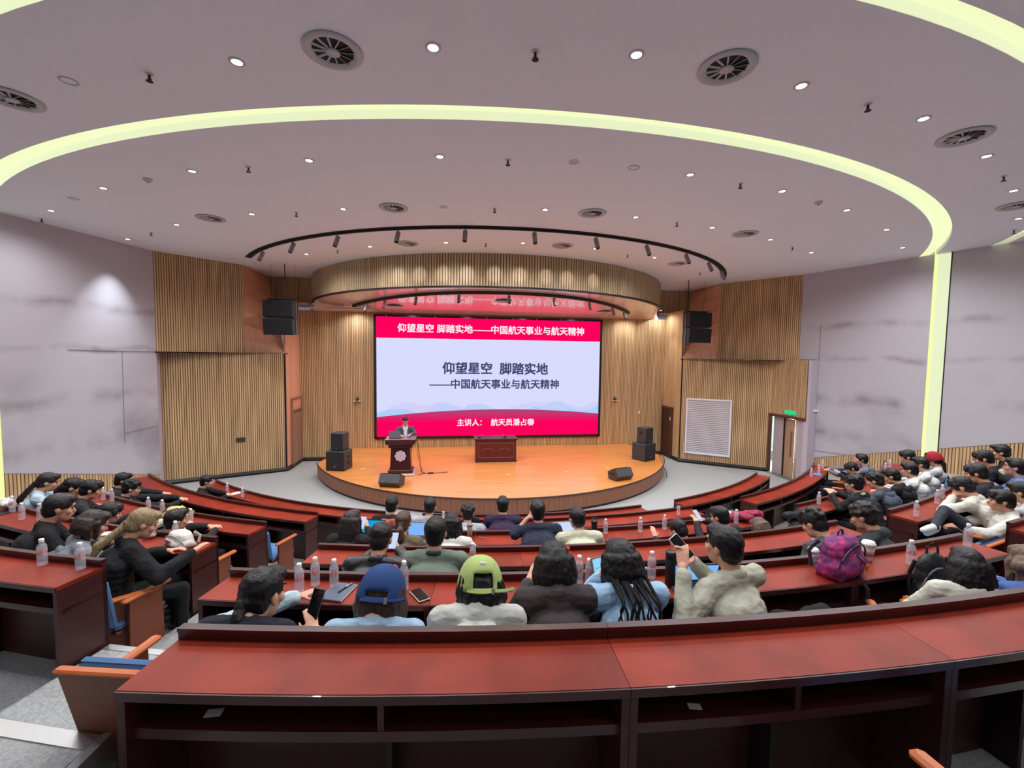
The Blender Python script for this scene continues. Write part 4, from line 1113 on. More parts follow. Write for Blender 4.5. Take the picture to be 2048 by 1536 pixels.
    if hair in ('long', 'bob', 'strands'):
        L = {'bob': .10, 'long': hairlen - .10, 'strands': .13}[hair]
        for j in range(-4, 5):
            a = j / 4 * 1.25; rad_ = .082
            p0 = hpnt(rad_ * sin(a), -.02 - rad_ * cos(a) * 1.05, .03)
            p1 = p0 + down * L * .55 + Vector((sin(a) * .02, -.012 - cos(a) * .02, 0)); p2 = p0 + down * L + Vector((sin(a) * .018, -.02 - cos(a) * .03, 0))
            hb.cap(p0, p1, .030 * s, .030 * s, 8); hb.cap(p1, p2, .030 * s, .018 * s, 8)
        for i in (-1, 1):
            hb.cap(hpnt(i * .08, .01, .03), hpnt(i * .084, .02, -.05) + down * L * .4, .022 * s, .020 * s, 8)
        hb.ell(H + Vector((0, -.065, -.10)), (.085, .045, .09))
    if hair == 'strands':
        rr = random.Random(4); tb = MB()
        for j in range(14):
            x = -.11 + .22 * j / 13 + rr.uniform(-.01, .01); p = H + Vector((x * .8, -.115, -.03)); pts = []; ln = rr.uniform(.26, .50)
            for u_ in range(9):
                zz = -ln * u_ / 8; ty = min(1, max(0, (-zz - .06) / .22)); yb = (N.y - .185) * (1 - ty) + (chest.y - .188) * ty
                pts.append(Vector((p.x + x * .45 * u_ / 8 + .016 * sin(u_ * (1.0 + .25 * (j % 4)) + j * 2), min(p.y, yb) if u_ else p.y, p.z + zz)))
            tb.tube(pts, [.012, .009, .006, .005, .0045, .004, .0035, .003, .0015], 6)
        tb.build('loose_strands', hm, e, True)
    if hair in ('pony', 'halfpony'):
        tie = hpnt(0, -.115, -.02 if hair == 'pony' else .0)
        hb.cap(hpnt(0, -.08, .0), tie, .05 * s, .026 * s)
        L = hairlen
        p = [tie, tie + Vector((0, -.035, -.05)), tie + Vector((0, -.035 - pony_out * .7, -.05 - L * .5)), tie + Vector((.01, -.02 - pony_out, -.05 - L))]
        rr_ = [.024, .034, .040, .016] if hair == 'pony' else [.022, .045, .06, .03]
        for a_, b_, ra, rb in zip(p[:-1], p[1:], rr_[:-1], rr_[1:]): hb.cap(a_, b_, ra, rb)
        o = MB().tube([tie + Vector((.026 * cos(t), -.004, .026 * sin(t))) for t in [2 * PI * j / 12 for j in range(13)]], .006, 6).build('hair_tie', mat('tie', (.3, .25, .15) if hcol[0] < .3 else (.1, .1, .1), .5), e)
    if hair != 'none': blob(hb, 'hair', hm, e, .0068 if hair == 'strands' else max(vox, .008), 2, .012 if q < 2 else .01, .028)
    if cap:
        cmm = blobmat('cap_%d' % int(cap['col'][1] * 255), cap['col'], bump=.15); cb = MB()
        K = lambda x, y, z: hpnt(x, y, z)
        n = 40; rows = 10; vs = []; fs = []
        tl = Euler((cap.get('tilt', 0), cap.get('roll', 0), 0)).to_matrix(); back = cap.get('backward', False)
        for j in range(rows + 1):
            t = (PI / 2) * j / rows
            for i in range(n):
                a = 2 * PI * i / n; r_ = cos(t) ** .8 if t < 1.56 else 0
                pz = -.005 + .138 * sin(t)
                vs.append(hpnt(*(tl @ Vector((.103 * r_ * cos(a), -.018 + .122 * r_ * sin(a), pz)))))
        for j in range(rows):
            for i in range(n):
                ang = 2 * PI * (i + .5) / n
                if cap.get('gap') and j < 4 and abs(((ang - 1.5 * PI + PI) % (2 * PI)) - PI) < .55 * math.sqrt(max(0, 1 - (j / (cap['gap'] + .6)) ** 2)) and 0 < j <= cap['gap']: continue
                fs.append((j * n + i, j * n + (i + 1) % n, (j + 1) * n + (i + 1) % n, (j + 1) * n + i))
        o = cb.add(vs, fs).build('cap', cmm, e, True)
        sol = o.modifiers.new('s', 'SOLIDIFY'); sol.thickness = .006; sol.offset = 1
        br = MB(); vs = []; m_ = 12
        fy = -1 if back and not cap.get('gap') else 1
        for jj in (0, 1):
            for i in range(m_ + 1):
                a = PI * .14 + PI * .72 * i / m_
                rr_ = (1.0, 1.62)[jj]
                vs.append(hpnt(*(tl @ Vector((.101 * cos(a) * (1 + .08 * jj), (-.018 + .120 * sin(a) * rr_) * 1.0 * (fy), -.002 - .02 * jj - .01 * jj * abs(cos(a)))))))
        br.add(vs, [(i, i + 1, m_ + 2 + i, m_ + 1 + i) for i in range(m_)])
        o = br.build('brim', cmm, e, True); sol = o.modifiers.new('s', 'SOLIDIFY'); sol.thickness = .007
        MB().ell(hpnt(*(tl @ Vector((0, -.018, .134)))), (.009, .009, .005)).build('button', cmm, e, True)
        if cap.get('gap'):
            MB().tube([hpnt(*(tl @ Vector((.105 * cos(a), -.018 + .125 * sin(a), .002)))) for a in [PI * (1.28 + .44 * i / 8) for i in range(9)]] , .010, 4).build('strap', cmm, e)
            MB().tube([hpnt(*(tl @ Vector((.055, -.135, .004)))), hpnt(*(tl @ Vector((.10, -.16, .012)))), hpnt(*(tl @ Vector((.135, -.17, .022))))], .010, 4).build('strap_end', cmm, e)
            MB().box(hpnt(*(tl @ Vector((.045, -.138, .004)))), (.014, .010, .026), HR).build('buckle', metal, e)
        if cap.get('mark'):
            MB().ell(hpnt(*(tl @ Vector((0, -.095, .112)))), (.020, .009, .014), HR).build('white_logo', paper_w, e)
    e['hN'] = 1
    if not seatless:
        chair(P, fz, chairlab or ('chair under the ' + ' '.join(lab.replace(',', '').split()[:12])))
    return e, dict(H=H, S=S, E=E_, W=Wd, N=N, chest=chest, HR=HR, M=M, P=P, fz=fz)
def toworld(info, v): return info['P'] + Matrix.Rotation(info['fz'], 3, 'Z') @ Vector(v)

CREAM = (.80, .79, .72); NAVY = (.15, .18, .25); BLACKC = (.10, .10, .115); LGREY = (.72, .73, .72)
def phone(loc_, rot, lab, case=(.12, .12, .13), screen=None, w_=.074, h_=.155):
    e = empty('smartphone', loc_, label=lab, cat='phone'); e.rotation_euler = rot
    MB().rbox((0, 0, 0), (w_, h_, .009), .003).build('case', mat('case_%d' % int(case[0] * 255 + case[2] * 99), case, .35), e)
    MB().rbox((0, 0, .005), (w_ - .008, h_ - .008, .002), .0005).build('display', screen or mat('phone_glass', (.05, .05, .06), .12), e)
    MB().rbox((0, 0, -.006), (w_ * .3, w_ * .3, .004), .001).build('camera_bump', blackm, e)
    return e
scr_blue = em('screen_blue', (.50, .72, .98), 1.0); scr_cyan = em('screen_cyan', (.10, .62, .86), 1.0); scr_white = em('screen_pale', (.80, .86, .98), 1.0)

p1, i1 = person('woman with low ponytail and navy padded vest holding a phone', 5, (-2.48, -13.46, 2.04), (.13, .14, .19), hair='pony', hp=.25, hr=.0, hy=-.25, q=0, woman=True, vest=(.68, .77, .80), s=1.08, hunch=.05, hairlen=.30, arms={1: ((.31, -.16, .72), (.19, .0, .84))}, collar=(.13, .14, .19), torso_k=1.15)
p2, i2 = person('woman in a blue cap with wavy brown hair and pale denim jacket', 5, (-1.89, -13.56, 2.05), (.60, .72, .82), hair='long', hcol=(.26, .19, .17), hp=.45, hr=.05, q=0, woman=True, s=1.08, hunch=.05, hairlen=.26, cap=dict(col=(.16, .27, .47), tilt=.10, gap=1), arms={1: 'lap', -1: 'lap'}, collar=(.55, .66, .76))
p3, i3 = person('person in a lime green cap with open strap and pale grey hoodie', 5, (-1.41, -13.51, 2.05), (.76, .77, .74), hair='long', hp=.30, hr=.18, hy=.1, q=0, woman=True, s=1.08, hairlen=.22, hood=True, hunch=.06, cap=dict(col=(.66, .74, .45), tilt=.05, roll=-.12, gap=4, mark=True), arms={1: 'lap', -1: 'lap'}, torso_k=1.15)
p4, i4 = person('person with long straight black hair and brown-grey long-sleeved top', 5, (-.98, -13.36, 2.06), (.27, .24, .245), hair='long', hp=.35, q=0, woman=True, s=1.06, hunch=.04, torso_k=1.15, hairlen=.24, arms={-1: ((-.24, .22, .76), (-.10, .42, .90))}, amp=.01)
p5, i5 = person('woman with long loose wavy black hair and pale blue shirt', 5, (-.59, -13.37, 2.06), (.62, .76, .88), hair='strands', hp=.30, q=0, woman=True, s=1.06, hunch=.04, arms={-1: 'face', 1: 'face'}, torso_k=1.1, sleeve=1.15, collar=(.62, .76, .88))
p6, i6 = person('man in a light khaki overshirt raising a phone in both hands', 5, (.07, -13.34, 2.11), (.70, .70, .63), yaw=18, hair='short', hp=.02, hy=.12, q=0, s=1.04, arms={-1: ((-.27, .02, .86), (-.13, .17, 1.09)), 1: ((.14, .16, .92), (.0, .22, 1.09))}, collar=(.70, .70, .63), sit=-.2, sleeve=1.1, torso_k=1.12)
p7, i7 = person('woman with glossy straight black hair and cream jacket on the right', 5, (1.46, -13.60, 2.03), (.82, .81, .76), hair='long', yaw=-38, hunch=.05, hp=.15, q=0, woman=True, s=.93, hairlen=.25, arms={-1: ((-.17, -.06, .72), (-.05, .10, .62)), 1: ((.25, .0, .74), (.07, .10, .64))}, torso_k=1.2, legs=(.24, .29, .38))
p8, i8 = person('woman with light brown hair and blue jacket at the right edge', 5, (1.83, -13.66, 2.03), (.30, .42, .66), hair='long', yaw=-30, hunch=.06, hcol=(.42, .33, .27), hp=.3, q=0, woman=True, s=1.08, hairlen=.14, arms={-1: 'phone', 1: 'phone'})
q1, j1 = person('man in a shiny black leather jacket looking at a phone', 4, (-2.13, -12.02, 1.70), mat('black_leather', (.17, .16, .17), .35, bump=.3, bscale=14), hair='short', hp=.35, q=1, arms={1: 'phone', -1: 'phone'}, s=1.1, torso_k=1.25, sleeve=1.15, collar=(.15, .14, .15))
q2, j2 = person('man in a grey-green bomber jacket with dark collar', 4, (-1.68, -12.06, 1.75), (.42, .47, .42), hair='short', hp=.1, hy=.05, q=1, s=1.1, torso_k=1.25, sleeve=1.15, collar=(.17, .18, .17))
person('man with tousled black hair and pale blue hood, head bowed', 4, (1.84, -12.10, 1.70), (.28, .28, .30), hair='curly', hp=.5, yaw=10, q=1, s=1.08, hood=(.66, .75, .82), arms={1: 'lap', -1: 'lap'})
person('man with wavy black hair and dark grey shirt behind white cups', 4, (2.44, -12.04, 1.72), (.19, .20, .22), hair='curly', hcol=(.14, .125, .12), hp=.35, yaw=15, q=1, s=1.08, arms={1: 'lap', -1: 'lap'}, amp=.012)
person('woman with long dark hair and black jacket holding a bright phone', 3, (-2.66, -10.62, 1.34), (.14, .12, .13), hair='long', hcol=(.15, .12, .12), hp=.15, hy=-.2, q=1, woman=True, hairlen=.34, arms={1: 'phone', -1: 'phone'}, s=1.08)
person('woman with brown half-tied hair and olive brown jacket', 3, (-2.08, -10.72, 1.34), (.43, .39, .31), hair='halfpony', hcol=(.28, .20, .16), hp=.15, q=1, woman=True, hairlen=.16, s=1.08, torso_k=1.15)
person('woman with black hair and white hoodie before the dark tumbler', 3, (-1.54, -10.76, 1.32), (.84, .84, .80), hair='long', hp=.3, hy=.2, q=1, woman=True, hairlen=.30, s=1.05)
person('man in navy and grey polo shirt resting his left fist on his face', 3, (-.54, -10.75, 1.43), (.16, .18, .25), hair='short', hp=.05, q=1, s=1.1, short_sleeve=True, arms={-1: ((-.30, .24, .92), (-.125, .30, 1.10))}, torso_k=1.2)
person('man in cream t-shirt sitting at an open laptop', 3, (-.10, -10.88, 1.37), (.78, .78, .68), hair='short', hp=.15, hy=.2, q=1, s=1.08, short_sleeve=True, torso_k=1.15)
person('man with bowed black head just showing above a desk rail', 3, (1.14, -10.92, 1.19), (.17, .17, .19), hair='short', hp=.5, yaw=14, q=1, s=1.08, arms={1: 'lap', -1: ((-.2, .2, .72), (-.16, .3, .82))})
person('man with black hair holding a lit phone near the magenta jacket', 3, (1.73, -10.83, 1.30), (.14, .14, .16), hair='short', hp=.3, yaw=18, q=1, s=1.1, arms={1: 'phone', -1: 'phone'})
person('person with light brown hair bent low beside the magenta jacket', 3, (2.18, -10.95, 1.19), (.16, .14, .15), hair='long', hcol=(.36, .28, .25), hp=.6, q=1, woman=True, hairlen=.2, arms={1: 'lap', -1: 'lap'})
person('person in black and orange printed t-shirt in front of a laptop', 2, (-2.38, -9.32, 1.08), (.14, .13, .13), hair='short', hp=.05, q=1, s=1.08, hood=(.66, .33, .26), short_sleeve=True)
person('person in pale camouflage shirt behind a blue laptop screen', 2, (-1.84, -9.36, 1.05), (.66, .67, .68), hair='short', hp=.1, q=1, s=1.05)
person('person with curly black hair and pale grey hoodie', 2, (-1.30, -9.51, .98), (.68, .69, .72), hair='curly', hp=.2, q=1, s=1.05, hood=True)
pk, ik = person('man in a purple and black plaid shirt with lettering on its back', 2, (-.80, -9.52, 1.09), (.20, .15, .26), hair='short', hp=.05, q=1, s=1.08, torso_k=1.2)
# right block
RB = [
 ('person in a grey-blue hoodie with red inner collar by the right wall', 2, (7.50, -7.25, 1.06), (.42, .45, .52), dict(yaw=8, hood=(.42, .45, .52), collar=(.60, .15, .17), hp=.0, hair='fringe')),
 ('person in black bowing a black-haired head over the phone', 2, (6.88, -7.63, .97), (.12, .13, .17), dict(yaw=8, hp=.6, hair='fringe', arms={1: 'phone', -1: 'phone'})),
 ('man with glasses and bushy black hair in black jacket, hands raised', 3, (4.47, -9.98, 1.39), (.12, .12, .13), dict(hair='curly', glasses=True, hp=.1, arms={1: 'phone', -1: 'phone'}, collar=(.75, .75, .72))),
 ('man in a charcoal hooded sweatshirt leaning over the third right row', 3, (5.07, -9.77, 1.36), (.27, .30, .35), dict(hair='curly', hcol=(.13, .13, .12), hp=.3, hood=True, torso_k=1.2)),
 ('man with short hair in a black hoodie looking down', 3, (5.61, -9.56, 1.36), (.11, .11, .12), dict(hp=.4, hood=True)),
 ('man with glasses in a white t-shirt behind the black hoodie', 3, (6.06, -9.46, 1.43), (.82, .83, .82), dict(glasses=True, hp=.15, short_sleeve=False)),
 ('man with short hair in a white shirt beside the one with glasses', 3, (6.70, -9.12, 1.43), (.80, .81, .81), dict(hp=.2)),
 ('person of whom only black hair shows between the white shirts', 3, (7.03, -8.62, 1.44), (.15, .15, .17), dict(hp=.3, hair='fringe')),
 ('woman in a dark red cap and pale jacket with ponytail', 3, (7.40, -8.76, 1.42), (.76, .77, .76), dict(woman=True, hair='pony', cap=dict(col=(.60, .14, .19)), hp=.1)),
 ('man with glasses in white hoodie holding his hands at his chin', 4, (4.86, -11.10, 1.66), (.80, .79, .75), dict(glasses=True, hp=.55, hood=True, arms={1: 'face', -1: 'face'}, hair='fringe')),
 ('man with an earbud in a black hoodie with pink print', 4, (5.60, -10.72, 1.72), (.16, .16, .20), dict(hp=.3, hood=True, hair='fringe')),
 ('man in black jacket with cream striped hood, head forward', 4, (6.60, -10.10, 1.76), (.12, .13, .13), dict(hp=.35, hood=(.70, .69, .60), hair='fringe')),
 ('person with black hood up at the back by the right wall', 4, (7.35, -9.80, 1.78), (.10, .10, .11), dict(hp=.1, hood=True)),
 ('man with glasses in a blue sweatshirt at the right edge', 4, (6.28, -10.69, 1.78), (.36, .47, .70), dict(glasses=True, hp=-.05)),
 ('person with dark hair half hidden behind the leaning man', 4, (5.35, -11.35, 1.66), (.72, .72, .72), dict(hp=.2)),
]
for lab, k, h, c, kw in RB:
    kw.setdefault('yaw', 4)
    kw = dict(kw); hv = kw.pop('hair', 'short'); person(lab, k, h, c, hair=hv, q=1 if k > 2 else 2, s=1.1, **kw)
# the man leaning back with crossed legs, turned along the row
px, ix = person('man in a white jacket leaning back with one leg crossed, white shoe out', 4, (4.86, -11.50, 1.62), (.80, .79, .76), yaw=26, hair='fringe', hp=.1, q=1, s=1.1, base=(4.73, -11.48, .60), torso_k=1.2, sleeve=1.15,
    legs=(.20, .21, .24), arms={-1: ((-.28, .02, .70), (-.10, .24, .66)), 1: ((.26, .04, .70), (.05, .26, .66))}, knees={-1: ((-.16, .40, .86), (-.46, .52, .72), (-.62, .55, -.12)), 1: ((.16, .44, .52), (.12, .62, .14), (.0, .95, -.1))}, collar=(.72, .70, .66), chairlab='blue-backed chair with orange rim under the leaning man')
LB = [
 ('man in black jacket sitting alone at the front left desk row', 1, (-6.30, -6.42, .70), (.11, .11, .13), dict(hp=.15, yaw=-30, hair='short')),
 ('person with a round black head of hair by the left pier', 2, (-6.98, -7.62, 1.08), (.13, .13, .15), dict(hp=.2, yaw=-22)),
 ('man with swept black hair and dark jacket beside the left wainscot', 2, (-6.58, -8.05, 1.06), (.12, .12, .13), dict(hp=.25, yaw=-26, hair='curly')),
 ('woman with long ponytail and pale blue and navy jacket', 3, (-7.12, -8.82, 1.40), (.70, .78, .82), dict(hp=.3, yaw=-24, hair='pony', woman=True, hairlen=.30, pony_out=.16, hcol=(.15, .12, .12))),
 ('person with black hair held by a small clip, dark jacket', 3, (-6.70, -8.98, 1.36), (.16, .16, .17), dict(hp=.45, yaw=-24, hair='pony', hairlen=.15)),
 ('man with fringe and dark jacket looking at a bottle', 3, (-6.36, -9.14, 1.37), (.17, .17, .18), dict(hp=.3, yaw=-24, hair='fringe')),
 ('person with black hair in profile behind a bottle, fourth left row', 3, (-5.72, -9.75, 1.24), (.15, .14, .16), dict(hp=.3, yaw=-24, hair='fringe')),
 ('person with smooth black hair and bent pale neck, fourth left row', 3, (-5.15, -10.00, 1.22), (.72, .72, .68), dict(hp=.55, yaw=-20, hair='short')),
 ('man in a black t-shirt with thick black hair, fourth left row', 4, (-5.22, -11.08, 1.75), (.10, .10, .115), dict(hp=.25, yaw=-30, hair='short', hcol=(.14, .12, .12), torso_k=1.15)),
 ('person with brown bobbed hair and grey hooded sweatshirt', 4, (-4.86, -11.20, 1.62), (.47, .50, .52), dict(hp=.4, yaw=-26, hair='bob', hcol=(.19, .14, .14), woman=True, hood=True, torso_k=1.2)),
 ('woman with long blonde-tipped ponytail and black sweater by the aisle', 4, (-4.28, -11.45, 1.70), (.095, .095, .105), dict(hp=.45, yaw=-32, hair='pony', hairlen=.20, pony_out=.20, sleeve=1.25, hcol=(.56, .48, .35), woman=True, torso_k=1.55, legs=(.10, .10, .11), arms={-1: ((-.24, .10, .76), (-.10, .34, .80)), 1: ((.30, .20, .74), (.18, .48, .84))})),
 ('person with black hair hidden behind the blonde ponytail', 3, (-4.72, -10.20, 1.28), (.12, .12, .13), dict(hp=.1, yaw=-20)),
]
for lab, k, h, c, kw in LB:
    kw = dict(kw); hv = kw.pop('hair', 'short'); person(lab, k, h, c, hair=hv, q=1, s=1.1, **kw)

# the speaker behind the lectern
def speaker_man():
    P = Vector((-2.80, -3.12, 0)); e = empty('person', P, PI + .12, 'man in a dark grey suit jacket speaking behind the lectern', 'person')
    s = .92; H = Vector((0, .05, 1.40)); HR = Euler((-.35, 0, 0)).to_matrix()
    def hp_(x, y, z): return H + HR @ (Vector((x, y, z)) * s)
    N = H + Vector((0, -.05, -.16)); mb = MB()
    mb.ell(hp_(0, -.012, .02), (.074, .09, .085), HR, 14, 10); mb.ell(hp_(0, .03, -.05), (.06, .058, .064), HR); mb.cap(hp_(0, .078, .012), hp_(0, .102, -.026), .010, .014)
    for i in (-1, 1): mb.ell(hp_(i * .08, -.01, -.01), (.010, .018, .028), HR); 
    mb.ell(hp_(0, .08, .036), (.045, .012, .010), HR); mb.ell(hp_(0, .086, -.055), (.023, .011, .009), HR)
    mb.cap(hp_(0, -.02, -.06), N, .055, .06); mb.cap(N, (0, 0, .95), .09, .13)
    S = {i: N + Vector((i * .19, 0, -.06)) for i in (-1, 1)}; E_ = {i: Vector((i * .27, .10, 1.06)) for i in (-1, 1)}; Wd = {-1: Vector((-.14, .33, 1.07)), 1: Vector((.16, .30, 1.06))}
    for i in (-1, 1):
        mb.cap(S[i], E_[i], .04, .036).cap(E_[i], Wd[i], .034, .026); hand(mb, Wd[i], E_[i], .5, i)
    for i in (-1, 1): mb.cap((i * .09, 0, .85), (i * .10, 0, .08), .07, .045)
    blob(mb, 'body', skin, e, .010, 2)
    mb = MB(); chain(mb, [(0, 0, .78), (0, 0, 1.0), N + Vector((0, 0, -.12))], [(.17, .12), (.165, .12), (.17, .10)])
    mb.cap(S[-1], S[1], .065)
    for i in (-1, 1): mb.cap(N + Vector((i * .05, 0, -.03)), S[i], .045, .06).cap(S[i], E_[i], .06, .052).cap(E_[i], E_[i].lerp(Wd[i], .85), .05, .04)
    blob(mb, 'suit_jacket', blobmat('suit', (.30, .33, .38)), e, .010, 2, .01, .08)
    sh = MB(); sh.add([(-.05, .128, 1.20), (.05, .128, 1.20), (.035, .150, .80), (-.035, .150, .80), (-.05, .05, 1.24), (.05, .05, 1.24)], [(0, 1, 2, 3), (4, 5, 1, 0)]).build('shirt', mat('pale_shirt', (.80, .86, .95), .7), e)
    for i in (-1, 1): MB().add([(i * .02, .132, 1.24), (i * .07, .10, 1.25), (i * .05, .145, 1.17)], [(0, 1, 2)]).build('collar_wing', mat('pale_shirt', (.80, .86, .95), .7), e)
    for i in (-1, 1): MB().cap((i * .10, 0, .84), (i * .105, 0, .10), .085, .06).build('trouser_leg', mat('suit_trousers', (.12, .12, .14), .7), e, True)
    for i in (-1, 1): MB().cap((i * .105, -.04, .045), (i * .11, .13, .035), .044, .034).build('shoe', mat('dark_shoe', (.15, .15, .15), .6), e, True)
    hb = MB(); hb.ell(hp_(0, -.02, .045), (.08, .095, .078), HR); hb.ell(hp_(0, .04, .085), (.06, .05, .028), HR); hb.ell(hp_(0, -.05, 0), (.07, .06, .06), HR)
    blob(hb, 'hair', hairmat(BLK), e, .009, 2, .008, .03)
    eb = MB()
    for i in (-1, 1): eb.ell(hp_(i * .031, .078, .008), (.012, .008, .006), HR)
    eb.build('eyes', mat('eye_dark', (.12, .08, .07), .3), e)
speaker_man()
# notebook computer on the lectern
def laptop(loc_, rz, lab, screen, w_=.32, d_=.22, open_=1.9, col=(.60, .61, .63), marks=True):
    e = empty('laptop', loc_, rz, lab, 'laptop')
    bm_ = mat('laptop_%d' % int(col[0] * 255), col, .35, metal=.4)
    MB().rbox((0, 0, .009), (w_, d_, .016), .004).build('base', bm_, e)
    kb = MB()
    for r_ in range(5):
        for c in range(12): kb.box((-w_ * .42 + w_ * .84 * c / 11, d_ * .34 - r_ * .021, .0185), (w_ * .058, .016, .003))
    o = kb.build('keyboard', mat('keys', (.12, .12, .13), .5), e); o['kind'] = 'stuff'
    MB().box((0, -d_ * .28, .0178), (w_ * .32, d_ * .3, .001)).build('trackpad', mat('pad', (.45, .45, .47), .3), e)
    Rl = Matrix.Rotation(open_ - PI / 2 , 3, 'X'); c = Vector((0, d_ / 2, .016))
    MB().rbox(c + Rl @ Vector((0, 0, d_ / 2)), (w_, .007, d_), .003, Rl.inverted().transposed()).build('lid', bm_, e)
    o = MB().box(c + Rl @ Vector((0, -.0045, d_ / 2)), (w_ - .02, .002, d_ - .02), Rl).build('display', screen, e)
    return e
laptop((-3.02, -3.60, 1.001), PI, 'grey laptop seen from behind on the lectern', em('screen_dim', (.4, .5, .6), .6), .30, .2, 1.85, (.38, .36, .40))

# ---------------------------------------------------------------- bottles and other belongings
pet = mat('clear_bottle', (.86, .90, .94), .08, alpha=.22, spec=.8)
water = mat('bottle_water', (.90, .94, .97), .03, alpha=.14, spec=.8)
lab_m = mat('bottle_label', (.90, .78, .80), .4, alpha=.55)
red_m = mat('label_red', (.80, .10, .16), .4)
capw = mat('cap_white', (.93, .94, .95), .4)
def make_bottle():
    e = empty('water_bottle')
    prof = [(.026, .001), (.029, .005), (.0295, .03), (.028, .034), (.0295, .038), (.0295, .075), (.0275, .078), (.0275, .125), (.0295, .128), (.028, .142), (.018, .160), (.0125, .166), (.0125, .174)]
    MB().lathe(prof, 16).build('bottle_body', pet, e, True)
    MB().lathe([(.024, .004), (.0265, .01), (.0265, .12), (.024, .142), (.012, .155)], 12).build('water', water, e, True)
    MB().lathe([(.0285, .082), (.0288, .084), (.0288, .122), (.0285, .124)], 16, ends=False).build('label', lab_m, e, True)
    mk = MB()
    for a in (0, PI * .66, PI * 1.33):
        for t in (-1, 1):
            P0 = []
            for da, z in ((0, .084), (t * .75, .092), (t * .80, .120), (t * .1, .102)):
                P0.append((.0294 * cos(a + da), .0294 * sin(a + da), z))
            mk.add(P0, [(0, 1, 2, 3)])
    o = mk.build('label_mark', red_m, e); o['kind'] = 'stuff'
    MB().lathe([(.0145, .168), (.0155, .170), (.0155, .190), (.0135, .193), (0, .1935)], 14).build('cap', capw, e, True)
    return e
b0_ = make_bottle(); BT = tree(b0_); bfirst = [True]
def bottle(k, off, phi, lab, grp=None, s=1.0, rz=None, dz=.7525):
    o = b0_ if bfirst[0] else copy_tree(b0_, BT); bfirst[0] = False
    o.location = loc(k, off, phi, dz); o.scale = (s, s, s); o.rotation_euler = (0, 0, random.uniform(0, 6) if rz is None else rz)
    tag(o, lab, 'bottle', grp or 'red-labelled water bottles'); return o
BB = [
 (5, .19, -10.02, 'leftmost of three water bottles on the desk before the navy vest'), (5, .10, -9.78, 'middle and rearmost of three water bottles behind the ponytail woman'),
 (5, .12, -9.24, 'water bottle just behind the grey notebook'), (5, .13, -7.39, 'water bottle between the blue cap and the phone with pale case'),
 (5, .13, -2.50, 'front one of two small water bottles beside the red-capped bottle'), (5, .08, -2.72, 'rear one of two small water bottles beside the red-capped bottle'),
 (5, .06, -.62, 'water bottle between the pale blue shirt and the black thermos'), (5, .22, 7.56, 'water bottle between the cups and the black backpack'),
 (5, .12, 11.0, 'water bottle behind the glossy black hair on the right'), (5, .08, -18.07, 'left one of two bottles on the fifth left desk row'), (5, .08, -16.75, 'right one of two bottles on the fifth left desk row'),
 (4, .26, -5.80, 'water bottle of which only the cap shows behind the lime cap'), (4, .16, -28.19, 'water bottle in front of the tablet on the fourth left row'), (4, .10, -27.3, 'water bottle beside the thick-haired man on the fourth left row'),
 (4, .08, -30.0, 'water bottle beside the crumpled tissue pack on the left'), (4, .10, -23.9, 'water bottle between the black t-shirt and the brown bob'), (4, .21, 17.86, 'water bottle standing at the near corner of the fourth right row'),
 (4, .12, 21.56, 'front one of two bottles beside the silver pen on the right'), (4, .06, 23.3, 'rear one of two bottles beside the silver pen on the right'), (4, .06, 32.2, 'front bottle beside the white box near the black hoodie'), (4, .06, 34.0, 'rear bottle beside the white box near the black hoodie'),
 (4, .06, -19.0, 'water bottle standing behind the white tote bag'), (3, .10, 1.9, 'water bottle right of the black tumbler'), (3, .12, 4.12, 'water bottle alone in the middle of the fourth middle row'), (3, .10, 5.84, 'water bottle left of the blue-capped one'),
 (3, .17, 11.0, 'water bottle in front of the magenta jacket'), (3, .08, 20.13, 'water bottle left of the grey tumbler on the right'), (3, .08, 36.5, 'front bottle near the wall on the third right row'), (3, .12, 38.6, 'rear bottle near the wall on the third right row'),
 (3, .10, -34.0, 'left one of two bottles on the third left row near the wainscot'), (3, .08, -33.0, 'right one of two bottles on the third left row near the wainscot'), (3, .08, -28.7, 'left bottle behind the yellow backpack'), (3, .08, -27.3, 'bottle touching the left side of the yellow backpack'), (3, .21, -23.9, 'water bottle standing before the yellow backpack'),
 (2, .14, 36.42, 'front water bottle beside the blue booklet on the right'), (2, .2, 39.0, 'middle water bottle beside the blue booklet'), (2, .2, 42.4, 'rear water bottle at the wall end of the second right row'),
 (1, .20, -39.8, 'water bottle in front of the man alone at the front left'), (1, .22, -36.2, 'water bottle right of the man alone at the front left'), (2, .09, -8.9, 'water bottle with only its neck visible behind the camouflage shirt'),
]
for k, off, phi, lab in BB: bottle(k, off, phi, lab)
# tall red-capped bottle
e = empty('drink_bottle', loc(5, .075, -3.05, .7525), label='tall clear bottle with red cap and green and red label', cat='bottle')
MB().lathe([(.028, .001), (.033, .008), (.033, .07), (.031, .075), (.033, .08), (.033, .165), (.030, .19), (.017, .222), (.014, .226), (.014, .236)], 16).build('bottle_body', pet, e, True)
MB().lathe([(.030, .006), (.030, .15), (.0, .151)], 12).build('water', water, e, True)
MB().lathe([(.0336, .082), (.0336, .128)], 16, ends=False).build('label', red_m, e, True); MB().lathe([(.0337, .128), (.0337, .158)], 16, ends=False).build('label_band', mat('label_green', (.55, .66, .58), .4), e, True)
MB().lathe([(.016, .228), (.017, .230), (.017, .250), (.0, .252)], 14).build('cap', red_m, e, True)
o = bottle(2, .2, 11.6, 'water bottle with a blue cap beyond the bowed head'); 
bc = [c for c in o.children if c.name.startswith('cap')][0]; bc.data = bc.data.copy(); bc.data.materials[0] = mat('cap_blue', (.12, .20, .70), .4)

